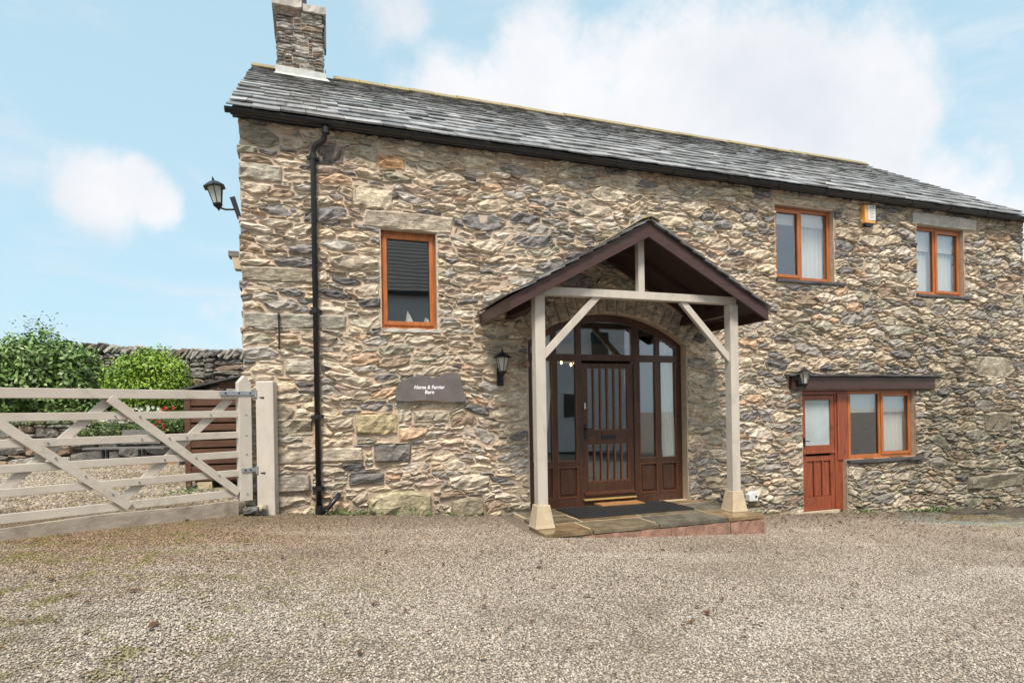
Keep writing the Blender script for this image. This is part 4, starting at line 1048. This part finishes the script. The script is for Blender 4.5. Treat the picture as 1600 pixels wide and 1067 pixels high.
text('Barn', .066, 'letter', 'lettering', sg, (1.485, -.0745, .272), shear=.15, ofs=.0022)
al = thing('alarm_box', 'orange and white alarm sounder box under the gutter between the upper windows', 'alarm', (9.25, -.05, 3.3))
MB().prism([(9.13, -.10, 3.16), (9.36, -.10, 3.16), (9.37, -.10, 3.47), (9.12, -.10, 3.47)], (0, .115, 0)).build('casing', 'orange', al, bevel=.01)
MB().box(9.195, 9.362, -.106, -.099, 3.21, 3.465).build('label_plate', 'white', al)
MB().prism([(9.15, -.09, 3.162), (9.35, -.09, 3.162), (9.31, -.085, 3.11), (9.19, -.085, 3.11)], (0, .08, 0)).build('sounder', 'black', al)
text('CCE', .062, 'ink', 'print', al, (9.28, -.1075, 3.43), ofs=.001)
mb = MB()
for k in range(6): mb.box(9.225, 9.335-(.02 if k % 2 else 0), -.1078, -.106, 3.375-k*.026, 3.383-k*.026)
mb.build('print', 'inkpale', al)
sb = thing('outdoor_socket', 'small white outdoor socket box low on the wall right of the porch', 'socket', (6.65, -.05, -1.42))
MB().prism([(6.57, -.11, -1.49), (6.74, -.11, -1.49), (6.74, -.11, -1.37), (6.71, -.11, -1.34), (6.61, -.11, -1.34), (6.57, -.11, -1.38)], (0, .10, 0)).build('casing', 'white', sb, bevel=.012)
MB().box(6.68, 6.71, -.118, -.109, -1.43, -1.40).build('button', 'black', sb)
hk = MB(); hk.tube([(-.335, -.06, 1.24), (-.335, -.06, .86), (-.335, -.08, .80), (-.335, -.12, .80), (-.335, -.13, .84)], .010, 8); hk.tube([(-.385, -.055, 1.06), (-.29, -.055, 1.06)], .009, 8); hk.box(-.35, -.32, -.062, -.02, 1.17, 1.22)
tag(hk.build('iron_hook', 'iron'), 'rusty iron wall hook on the long grey stone left of the downpipe', 'hook')
orn = MB(); orn.lathe((2.83, -.10, .62), [(.055, 0), (.05, .04), (.03, .09), (.01, .11)][::1], 10); orn.tube([(2.83, -.02, .79), (2.83, -.10, .79), (2.83, -.10, .73)], .007, 6)
tag(orn.build('wall_bell', 'redsand'), 'small pinkish bell hanging on the wall just left of the porch post', 'bell')

# ------------------------------------------------------------------ gate
H = Vector((-.66, -.16, 0)); E_ = Vector((-.878, -.478, 0)).normalized(); GN = Vector((E_.y, -E_.x, 0))
if GN.y > 0: GN = -GN
def gp(s, z, n=0): return H+E_*s+Vector((0, 0, z))+GN*n
gate = thing('field_gate', 'cream painted five bar timber field gate with diagonal braces, closed', 'gate', gp(1.7, -1.0))
def rail(s0, z0, s1, z1, h, th, n, name, mat='creamh'):
    a, b = gp(s0, z0, n), gp(s1, z1, n); MB().beam(a, b, th, h).build(name, mat, gate, bevel=.005)
GW = 3.45
rail(.14, .245, GW, .245, .095, .075, 0, 'top_rail')
for z in (.025, -.215, -.44, -.655): rail(.13, z, GW, z, .078, .028, 0, 'rail')
rail(.13, -.885, GW, -.885, .088, .028, 0, 'rail')
def stile(s0, s1):
    z0, z1, zt = -.985, .42, .475
    sm = (s0+s1)/2
    pts = [gp(s0, z0, .045), gp(s1, z0, .045), gp(s1, z1-.03, .045), gp(sm, zt, .045), gp(s0, z1-.03, .045)]
    MB().prism(pts, tuple(-GN*.09)).build('stile', 'cream', gate, bevel=.006)
stile(.005, .15); stile(GW-.02, GW+.10)
def brace(s0, z0, s1, z1, n, nm='brace'):
    MB().beam(gp(s0, z0, n), gp(s1, z1, n), .085, .026, GN).build(nm, 'creamh', gate, bevel=.004)
brace(.16, -.88, 1.41, .20, .030); brace(1.25, -.90, 2.50, .20, .030); brace(2.3, -.90, 3.4, .20, .030)
brace(.22, .20, 1.37, -.90, -.030); brace(1.38, .20, 2.50, -.90, -.030); brace(2.5, .20, 3.4, -.75, -.030)
for (s, z, n) in [(1.36, .025, .02), (1.13, -.215, .02), (.62, -.44, .05), (.88, -.215, .05), (1.9, -.215, .02), (.38, -.655, .05), (.45, .025, .02), (.70, -.215, .02), (.92, -.44, .02), (1.16, -.655, .02), (1.15, .02, .05), (1.62, -.55, .05), (1.85, -.36, .05), (1.40, -.75, .05),
                  (.07, .02, .047), (.07, -.22, .047), (.07, -.44, .047), (.07, -.9, .047)]:
    MB().tube([gp(s, z, n-.01), gp(s, z, n+.004)], .009, 8).build('bolt', 'galv', gate)
for z, s1 in ((.265, .36), (-.625, .13)):
    mb = MB(); mb.beam(gp(-.06, z, .052), gp(s1, z, .052), .008, .045); mb.tube([gp(-.045, z-.05, .055), gp(-.045, z+.04, .055)], .018, 10)
    h_ = mb.build('hinge', 'galv', gate)
    mb = MB()
    for s in ([.02, .15, .30] if s1 > .2 else [.03, .09]): mb.tube([gp(s, z, .05), gp(s, z, .064)], .010, 8)
    mb.build('bolt', 'iron', h_)
pc = H - E_*.175 + GN*.05
mb = MB(); mt = Matrix.Translation((pc.x, pc.y, 0)) @ Matrix.Rotation(math.radians(-12), 4, 'Z')
mb.add([(x, y, z) for (z, k) in ((-1.35, 1), (.395, 1), (.41, .94)) for (x, y) in ((-.10*k, -.09*k), (.10*k, -.09*k), (.10*k, .09*k), (-.10*k, .09*k))],
       [(3, 2, 1, 0), (8, 9, 10, 11)]+[(4*j+i, 4*j+(i+1) % 4, 4*j+4+(i+1) % 4, 4*j+4+i) for j in range(2) for i in range(4)]).xf(mt)
gpst = thing('gate_post', 'thick cream painted square post holding the gate hinges at the house corner', 'post', (pc.x, pc.y, -1.15))
mb.build('post', 'cream', gpst, bevel=.008)
mb = MB()
for z in (.215, -.67): mb.tube([gp(-.045, z, .055), gp(-.045, z, .03), gp(-.11, z, .12)], .009, 8)
mb.build('hinge_pin', 'iron', gpst)
mb = MB(); n = 12; vs = []
for i in range(n+1):
    s = .18+3.4*i/n
    for (nn, z) in ((.055, -1.25), (.055, -.955-.012*math.sin(i)), (.01, -.955-.012*math.sin(i)), (.01, -1.25)): vs.append(gp(s, z+.0*s, nn))
mb.add(vs, [(4*i+k, 4*i+(k+1) % 4, 4*i+4+(k+1) % 4, 4*i+4+k) for i in range(n) for k in range(4)]+[(0, 1, 2, 3), (4*n+3, 4*n+2, 4*n+1, 4*n)])
tag(mb.build('gravel_board', 'creamw', bevel=.004), 'weathered long board lying on edge along the ground under the gate', 'board')
mb = MB(); stone(mb, gp(.06, -1.09, .12), Vector((1, 0, 0)), Vector((0, 0, 1)), Vector((0, -1, 0)), .17, .09, .06, (.10, .10, .10), .1, deep=.06)
tag(mb.build('loose_slate', 'stone'), 'dark flat stone lying at the foot of the gate by the post', 'stone')
mb = MB(); stone(mb, gp(-.06, -1.08, .14), Vector((1, 0, 0)), Vector((0, 0, 1)), Vector((0, -1, 0)), .10, .09, .06, (.46, .40, .30), .1, deep=.06)
tag(mb.build('loose_stone', 'stone'), 'small pale round stone beside the dark one at the gate post foot', 'stone')

# ------------------------------------------------------------------ garden beyond the gate (laid out in a frame turned with the courtyard)
c_, s_ = math.cos(YAW), math.sin(YAW)
DU, DV = Vector((c_, -s_, 0)), Vector((s_, c_, 0))
OR = Vector((0, -DIST, 0))
def G(u, d, z): return OR+DU*u+DV*d+Vector((0, 0, z))
# timber edging board
e0, e1 = G(-13, 12.7, -1.03), G(-5.0, 14.3, -1.05)
tag(MB().beam(e0, e1, .05, .13).build('timber_edging', 'edge', bevel=.006), 'long orange brown timber edging board beyond the gravel behind the gate', 'edging')
def dry_wall(name, lab, u0, u1, d, z0, z1f, seed, cap, sc=1.0, col=None, indiv=300):
    t = thing(name, lab, 'wall', G((u0+u1)/2, d, z0))
    zt = max(z1f(u0), z1f(u1))
    mb = MB(); n = 20; vs = []
    for i in range(n+1):
        u = u0+(u1-u0)*i/n; z = z1f(u)-.06
        vs += [G(u, d+.05, z0-.3), G(u, d+.05, z), G(u, d+.5, z), G(u, d+.5, z0-.3)]
    mb.add(vs, [(4*i+k, 4*i+(k+1) % 4, 4*i+4+(k+1) % 4, 4*i+4+k) for i in range(n) for k in range(4)]+[(0, 1, 2, 3), (4*n+3, 4*n+2, 4*n+1, 4*n)])
    core = mb.build('core', 'bark', t)
    q = random.Random(seed); lst = pack(u0, z0-.1, u1, zt, lambda u, z: z < z1f(u)-.03, .05, .045, sc, seed)
    q.shuffle(lst); rest = MB()
    for i, (a, b, c, dd) in enumerate(lst):
        m_ = MB() if i < indiv else rest
        stone(m_, G((a+b)/2, d+.03, (c+dd)/2), DU, V0, -DV, b-a-.02, dd-c-.02, q.uniform(.03, .10), shade(q, .75, 1.25), q.gauss(0, .05), deep=.08, rng=q)
        if i < indiv: m_.build('stone', 'chimney_stone', t)
    if rest.v: rest.build('stones', 'chimney_stone', t, kind='stuff')
    if cap:
        u = u0
        while u < u1:
            w = q.uniform(.10, .22); hh = q.uniform(.26, .42); an = q.uniform(.5, 1.0)
            m_ = MB(); stone(m_, G(u+.12, d-.05, z1f(u)+.09), DU, V0, -DV, hh*1.15, w*.75, .05, shade(q, .6, 1.2), an, deep=.35, rng=q)
            m_.build('cope_stone', 'chimney_stone', t); u += w*1.25
    return t
dry_wall('retaining_wall', 'low wall of large grey stones holding up the flower bed behind the bench', -13.5, -4.6, 14.9, -1.1, lambda u: .0, 51, False, 1.25, indiv=300)
dry_wall('garden_wall', 'tall dry stone garden wall with slanting cope stones behind the bushes', -16.5, -6.0, 18.2, -.2, lambda u: 2.02-(max(u, -13)+12.5)*.06+.04*math.sin(u*1.3), 52, True, 1.35)
mb = MB(); mb.add([G(-17, 15.0, -.06), G(-4.5, 15.0, -.06), G(-4.5, 18.3, .25), G(-17, 18.3, .25)], [(0, 1, 2, 3)])
struct(mb.build('garden_bed', 'bark'))
def leaves(mb, n, fn, size, q, cl=None, flat=.4, bright=None):
    for _ in range(n):
        p, nr, br = fn(q)
        up = Vector((q.gauss(0, .5), q.gauss(0, .5), q.gauss(0, .5)))+nr*1.0+Vector((0, 0, .35)); up.normalize()
        a = up.cross(Vector((q.gauss(0, 1), q.gauss(0, 1), q.gauss(0, 1)))).normalized(); b = up.cross(a)
        s = size*q.uniform(.6, 1.3); k = min(1, max(0, q.gauss(br, .22)))
        o = len(mb.v)
        pts = [p-a*s*.5, p-a*s*.1+b*s*.26-up*s*.05, p+a*s*.5-up*s*.12, p-a*s*.1-b*s*.26-up*s*.05]
        mb.v += [tuple(x) for x in pts]; mb.f.append((o, o+1, o+2, o+3)); mb.c += [(k, k, k)]*4
def bush(name, lab, u0, u1, d, z0, z1, n, size, mat, seed, clump=26, stem=True, cat='bush', group=None, inner=.7):
    t = thing(name, lab, cat, G((u0+u1)/2, d, z0), group); q = random.Random(seed)
    cu, cz, ru, rz = (u0+u1)/2, z0+(z1-z0)*.5, (u1-u0)/2, (z1-z0)/2
    cl = []
    for _ in range(clump):
        th, ph = q.uniform(0, 2*PI), math.acos(q.uniform(-1, 1))
        k = q.uniform(.62, .80)
        cl.append((Vector((cu+ru*k*math.sin(ph)*math.cos(th), d+.8*ru*k*math.sin(ph)*math.sin(th), cz+rz*k*math.cos(ph))), q.uniform(.26, .42)*min(ru, rz)*1.1, q.uniform(-.26, .26)))
    def fn(q):
        c, rr, bb = q.choice(cl)
        v_ = Vector((q.gauss(0, 1), q.gauss(0, 1), q.gauss(0, 1))).normalized()
        p = c+v_*rr*q.uniform(.75, 1.05)
        nr = DU*v_.x+DV*v_.y+Vector((0, 0, v_.z))
        return G(p.x, p.y, max(z0, p.z)), nr, .5+bb
    mb = MB(); leaves(mb, n, fn, size, q); mb.build('crown', mat, t)
    mb = MB()
    for k in range(7):
        an = q.uniform(0, 2*PI); mb.tube([G(cu+.1*math.cos(an), d+.1*math.sin(an), z0-.05), G(cu+.4*ru*math.cos(an), d+.3*ru*math.sin(an), cz-.1), G(cu+.75*ru*math.cos(an), d+.6*ru*math.sin(an), cz+.5*rz)], [.04, .028, .01], 6)
    mb.build('stem', 'bark', t)
    return t
bush('laurel_bush', 'big rounded dark green laurel bush at the left edge behind the gate', -15.8, -11.6, 16.8, -.1, 2.42, 20000, .15, 'leafA', 61, 110)
bush('round_bush', 'bright yellow green rounded bush against the garden wall behind the gate', -11.2, -9.0, 16.4, -.1, 1.90, 27000, .09, 'leafB', 62, 110)
# twigs above the wall
mb = MB(); q = random.Random(9)
for (u, z, n_) in ((-13.9, 2.3, 2), (-14.6, 2.2, 1)):
    for k in range(n_):
        b0 = Vector((u, 17.2, z)); path = [b0+Vector((.12*i*(1 if k else -.4), 0, .13*i-.01*i*i)) for i in range(6)]
        mb.tube([G(*p) for p in path], [.014-.002*i for i in range(6)], 5)
t = thing('climbing_twigs', 'thin leafy twigs sticking up above the laurel bush against the sky', 'plant', G(-13.9, 17.2, 2.2))
mb.build('stem', 'bark', t)
mb = MB(); leaves(mb, 170, lambda q: (G(-13.8+q.gauss(0, .32), 17.2+q.gauss(0, .1), 2.72+q.gauss(0, .16)), Vector((0, 0, 1)), .3), .10, q); mb.build('leaves', 'leafA', t)
# planting in the bed: low greenery, red and white flowers
def plant(name, lab, u0, u1, d, z0, z1, n, size, mat, seed, flowers=None):
    t = thing(name, lab, 'plant', G((u0+u1)/2, d, z0)); q = random.Random(seed); mb = MB()
    def fn(q):
        u = q.uniform(u0, u1); hh = (z1-z0)*(.55+.45*math.sin(u*5+seed)*.5+.2)
        return G(u, d+q.gauss(0, .18), z0+abs(q.gauss(0, .5))*hh), Vector((0, -.3, .6)), .5
    leaves(mb, n, fn, size, q); mb.build('leaves', mat, t)
    if flowers:
        for fm, fname, k, fs, (fa, fb, fz0, fz1) in flowers:
            for _ in range(k):
                c = G(q.uniform(fa, fb), d-.28, q.uniform(fz0, fz1)); mb = MB()
                for j in range(6):
                    an = j*PI/3; a = Vector((math.cos(an)*DU.x, math.cos(an)*DU.y, math.sin(an))); b_ = Vector((-math.sin(an)*DU.x, -math.sin(an)*DU.y, math.cos(an)))
                    mb.add([c, c+a*fs+b_*fs*.4-DV*.02, c+a*fs*1.2-DV*.035, c+a*fs-b_*fs*.4-DV*.02], [(0, 1, 2, 3)])
                mb.build(fname, fm, t)
    return t
plant('trailing_plant', 'green plants trailing over the retaining wall behind the bench', -10.9, -8.9, 14.85, -.45, .18, 2600, .075, 'leafC', 71)
plant('bed_plant', 'low yellow flowered plants on the retaining wall at the far left', -13.4, -11.1, 14.9, -.12, .25, 1300, .07, 'leafC', 72, [('edge', 'flower', 5, .035, (-12.4, -11.9, 0, .1))])
plant('red_flower_plant', 'red and white flowering plants in the bed beside the brown shed', -9.3, -8.1, 14.7, -.35, .32, 2200, .075, 'leafC', 73,
      [('reddrum', 'flower', 11, .042, (-8.95, -8.2, -.35, .25)), ('whiteflower', 'flower', 16, .035, (-9.4, -8.6, .12, .28))])
plant('dark_shrub', 'dark shrubs in shadow under the laurel bush on the bed', -16.0, -11.4, 16.2, -.1, .75, 3600, .10, 'leafA', 74)
plant('grass_tuft', 'small tuft of grass growing in the gravel beside the shed', -5.0, -4.55, 8.6, -1.12, -1.03, 220, .045, 'leafC', 75)
# bench
bn = thing('garden_bench', 'grey weathered bench with a back panel in front of the retaining wall', 'bench', G(-8.9, 13.9, -1.1))
def gb(mb, u0, u1, d0, d1, z0, z1):
    vs = [G(u, d, z) for u in (u0, u1) for d in (d0, d1) for z in (z0, z1)]
    return mb.add(vs, [(0,1,3,2), (4,6,7,5), (0,4,5,1), (2,3,7,6), (0,2,6,4), (1,5,7,3)])
for k in range(3): gb(MB(), -10.0, -8.1, 13.65+k*.13, 13.76+k*.13, -.72, -.68).build('seat_slat', 'greywood', bn)
gb(MB(), -9.35, -8.45, 14.08, 14.12, -.62, -.28).build('backrest', 'greywood', bn)
for u in (-9.6, -9.5, -8.75, -8.65):
    gb(MB(), u, u+.05, 13.72, 13.77, -1.12, -.72).build('leg', 'black', bn)
cr_ = MB(); gb(cr_, -7.6, -7.0, 13.3, 13.7, -.92, -.87); gb(cr_, -7.6, -7.55, 13.3, 13.7, -1.1, -.92); gb(cr_, -7.05, -7.0, 13.3, 13.7, -1.1, -.92)
tag(cr_.build('low_table', 'galv'), 'low grey metal table on the gravel left of the shed', 'table')
# slatted shed against the gable
sh = thing('slatted_shed', 'brown slatted timber store with a sloping roof against the house gable', 'shed', (-1.3, 2.8, -1.1))
x0, x1, yf = -1.79, -.80, 2.38
roofz = lambda x: .41+(x-x0)*.265
for k in range(13):
    z = -.98+k*.128
    zt = min(z+.098, 9); 
    if z > roofz(x1)-.06: break
    xs_ = x0+.02
    if z+.098 > roofz(x0): xs_ = x0+(z+.098-roofz(x0))/.265+.03
    MB().box(xs_, x1, yf, yf+.022, z, z+.10).build('slat', 'shed', sh, bevel=.003)
MB().box(x0-.01, x0+.07, yf-.015, yf+.07, -1.08, roofz(x0)-.02).build('post', 'shed', sh, bevel=.004)
MB().box(x1-.08, x1, yf+.023, yf+.09, -1.08, roofz(x1)-.04).build('post', 'shed', sh)
MB().prism([(x0-.12, yf-.1, roofz(x0-.12)), (x1+.02, yf-.1, roofz(x1+.02)), (x1+.02, yf-.1, roofz(x1+.02)+.03), (x0-.12, yf-.1, roofz(x0-.12)+.03)], (0, 1.3, 0)).build('roof', 'dslate', sh)
mb = MB(); mb.box(x0+.0, x0+.02, yf+.08, yf+1.1, -1.0, roofz(x0)-.03); mb.box(x0, x1, yf+1.1, yf+1.13, -1.0, roofz(x0)-.03); mb.box(x0+.1, x1-.1, yf+.1, yf+1.0, -1.02, -.96); mb.build('panel', 'shed', sh)
MB().box(x0+.15, x0+.35, yf-.02, yf+.1, -1.1, -1.0).build('foot', 'sand', sh)

# ------------------------------------------------------------------ paving by the far wall and the wall beyond the corner
pv = MB()
pvt = None
base_ = MB()
struct_p = MB().add([(10.6, -.02, -2.06), (14.2, -.02, -2.2), (14.2, -1.25, -2.2), (11.9, -.95, -2.12), (10.9, -.35, -2.06)], [(4, 3, 2, 1, 0)]).build('paved_path', 'mortar'); struct(struct_p)
for (a, b, y0_, y1_) in ((10.75, 11.7, -.42, -.04), (11.72, 12.9, -.80, -.04), (12.92, 14.1, -1.05, -.04)):
    zz = gz((a+b)/2, 0)+.045
    MB().box(a, b, y0_, y1_, zz-.05, zz, (.085,.07,.055)).build('slab', 'flag', struct_p, bevel=.01)
t = thing('yard_wall', 'lower stone wall continuing past the far right corner of the house', 'wall', (14.6, .4, -2.2))
yw = MB().box(13.45, 17.0, .50, .9, -2.5, 3.0).build('core', 'mortar', t)
q = random.Random(5); rest = MB()
for (a, b, c, d) in pack(13.42, -2.3, 17.0, 3.0, lambda x, z: z < 3.0-.1*math.sin(x*3), .04, .035, 1.3, 77):
    stone(rest, Vector(((a+b)/2, .5, (c+d)/2)), U0, V0, N0, b-a-.015, d-c-.012, q.uniform(.01, .05), tuple(v*.8 for v in pal(q)), q.gauss(0, .05), rng=q)
rest.build('stones', 'stone', t, kind='stuff')

# ------------------------------------------------------------------ the white house across the yard, seen only in the window panes
nb_ = thing('neighbour_house', 'white rendered slate roofed house across the yard, reflected in the windows', 'house', (7, -20, -1.5))
mb = MB(); mb.box(-3.0, 15.0, -27, -18, -2, 5.35)
for x in (-3.0, 15.0): mb.add([(x, -27, 5.35), (x, -18, 5.35), (x, -22.5, 9.2)], [(0, 1, 2)])
mb.build('wall', 'render', nb_)
rfm = MB(); k = 0
for i in range(17):
    t0, t1 = i/17, (i+1)/17
    y0_, z0_ = -17.7-4.8*t0, 5.3+4.0*t0; y1_, z1_ = -17.7-4.8*t1, 5.3+4.0*t1
    rfm.add([(-3.3, y0_, z0_), (15.3, y0_, z0_), (15.3, y0_, z0_+.04), (-3.3, y0_, z0_+.04), (-3.3, y1_, z1_+.01), (15.3, y1_, z1_+.01)], [(0, 1, 2, 3), (3, 2, 5, 4)])
rfm.add([(-3.3, -22.5, 9.31), (15.3, -22.5, 9.31), (15.3, -27.3, 5.3), (-3.3, -27.3, 5.3)], [(0, 1, 2, 3)])
rfm.build('roof', 'greywood', nb_)
MB().box(-3.2, 15.2, -17.85, -17.72, 5.15, 5.32).build('gutter', 'black', nb_)
for (x, z) in ((0, 2.6), (4.6, 2.6), (9, 2.6), (13, 2.6), (1.5, -.4), (7, -.4), (11.5, -.4)):
    f_ = MB().box(x, x+1.1, -18.0, -17.93, z, z+1.3).build('window', 'white', nb_)
    MB().box(x+.08, x+1.02, -17.93, -17.92, z+.08, z+1.22).build('pane', 'iron', f_)

# ------------------------------------------------------------------ gravel: real stones scattered over the yard, and litter
src = bpy.data.collections.new('pebble_shapes')
for k in range(5):
    q = random.Random(80+k); bm = bmesh.new(); bmesh.ops.create_icosphere(bm, subdivisions=1, radius=1)
    for v in bm.verts:
        v.co = Vector((v.co.x*q.uniform(.8, 1.2), v.co.y*q.uniform(.6, .95), v.co.z*q.uniform(.4, .65)))
    me = bpy.data.meshes.new('pebble'); bm.to_mesh(me); bm.free(); me.materials.append(M['pebble'])
    src.objects.link(bpy.data.objects.new('pebble', me))
def scatter(name, xs, ys, dens, s0, s1, label=None, skip=None, seed=0):
    mb = MB(); vs, fs = [], []
    nx, ny = len(xs), len(ys)
    vs = [(x, y, gz(x, y)+.004) for y in ys for x in xs]
    for j in range(ny-1):
        for i in range(nx-1):
            x, y = (xs[i]+xs[i+1])/2, (ys[j]+ys[j+1])/2
            if skip and skip(x, y): continue
            fs.append((j*nx+i, j*nx+i+1, (j+1)*nx+i+1, (j+1)*nx+i))
    o = mb.add(vs, fs).build(name, 'pebble', kind='stuff')
    g = bpy.data.node_groups.new(name, 'GeometryNodeTree')
    g.interface.new_socket('Geometry', in_out='INPUT', socket_type='NodeSocketGeometry'); g.interface.new_socket('Geometry', in_out='OUTPUT', socket_type='NodeSocketGeometry')
    N = g.nodes.new; L = g.links.new
    gi, go = N('NodeGroupInput'), N('NodeGroupOutput')
    d = N('GeometryNodeDistributePointsOnFaces'); d.inputs['Density'].default_value = dens; d.inputs['Seed'].default_value = seed
    ci = N('GeometryNodeCollectionInfo'); ci.inputs['Collection'].default_value = src; ci.inputs['Separate Children'].default_value = True; ci.inputs['Reset Children'].default_value = True
    ip = N('GeometryNodeInstanceOnPoints'); ip.inputs['Pick Instance'].default_value = True
    rr = N('FunctionNodeRandomValue'); rr.data_type = 'FLOAT_VECTOR'; rr.inputs[0].default_value = (-.6, -.6, 0); rr.inputs[1].default_value = (.6, .6, 6.283)
    rs_ = N('FunctionNodeRandomValue'); rs_.data_type = 'FLOAT'; rs_.inputs[2].default_value = s0; rs_.inputs[3].default_value = s1
    L(gi.outputs[0], d.inputs[0]); L(d.outputs['Points'], ip.inputs['Points']); L(ci.outputs[0], ip.inputs['Instance'])
    L(rr.outputs[0], ip.inputs['Rotation']); L(rs_.outputs[1], ip.inputs['Scale']); L(ip.outputs[0], go.inputs[0])
    md = o.modifiers.new('scatter', 'NODES'); md.node_group = g
    return o
import itertools
inside = lambda x, y: (2.48 < x < 5.64 and y > -1.49) or (x > XL and y > .02) or y > .6 or (x < -.9 and y > .3)
def view_skip(x, y):
    dx, dy = x, y+DIST; u = c_*dx - s_*dy; d = s_*dx + c_*dy
    return d < 2.0 or abs(u) > d*.93+.4 or inside(x, y)
xs = [i*.2 for i in range(-24, 70)]; ys = [-5.6+i*.2 for i in range(0, 32)]
scatter('gravel', xs, ys, 5000, .0038, .0100, skip=view_skip)
xs = [-9+i*.4 for i in range(0, 24)]; ys = [.2+i*.4 for i in range(0, 23)]
scatter('garden_gravel', xs, ys, 420, .012, .030, skip=lambda x, y: (x > -1.9 and y > 2.2) or x > XL-.05)
# dead leaves and litter
mb = MB(); q = random.Random(15)
for _ in range(1500):
    if q.random() < .55: x, y = q.gauss(8.8, 1.6), -abs(q.gauss(0, .9))-.1
    else: x, y = q.uniform(-2.5, 9), q.uniform(-5, -.2)
    if inside(x, y) or x > 13: continue
    s = q.uniform(.010, .032)*(1 if q.random() < .9 else 1.6); an = q.uniform(0, 6.28); z = gz(x, y)+.018
    pts = [(x+s*math.cos(an+t_)*(1 if i % 2 == 0 else .5), y+s*math.sin(an+t_)*(1 if i % 2 == 0 else .5), z+q.uniform(0, .014)) for i, t_ in enumerate((0, 1.3, 3.1, 4.7))]
    mb.add(pts, [(0, 1, 2, 3)])
mb.build('leaf_litter', 'leafbrown', kind='stuff')
# weeds along the foot of the wall
mb = MB(); q = random.Random(18)
for (xc, n_, w_) in ((.35, 260, .2), (1.4, 130, .5), (5.85, 260, .3), (9.0, 120, .25), (10.6, 420, .35), (6.6, 90, .3), (-1.6, 60, .2), (11.6, 160, .5)):
    def fn(q, xc=xc, w_=w_):
        x = q.gauss(xc, w_); y = -abs(q.gauss(0, .05))-.06
        return Vector((x, y, gz(x, 0)+abs(q.gauss(0, .04))+.01)), Vector((0, -.4, .5)), .45
    leaves(mb, n_, fn, .035, q)
mb.build('weeds', 'leafC', kind='stuff')
print('stones', NST, 'slates', len(sl), 'objects', len(bpy.data.objects))
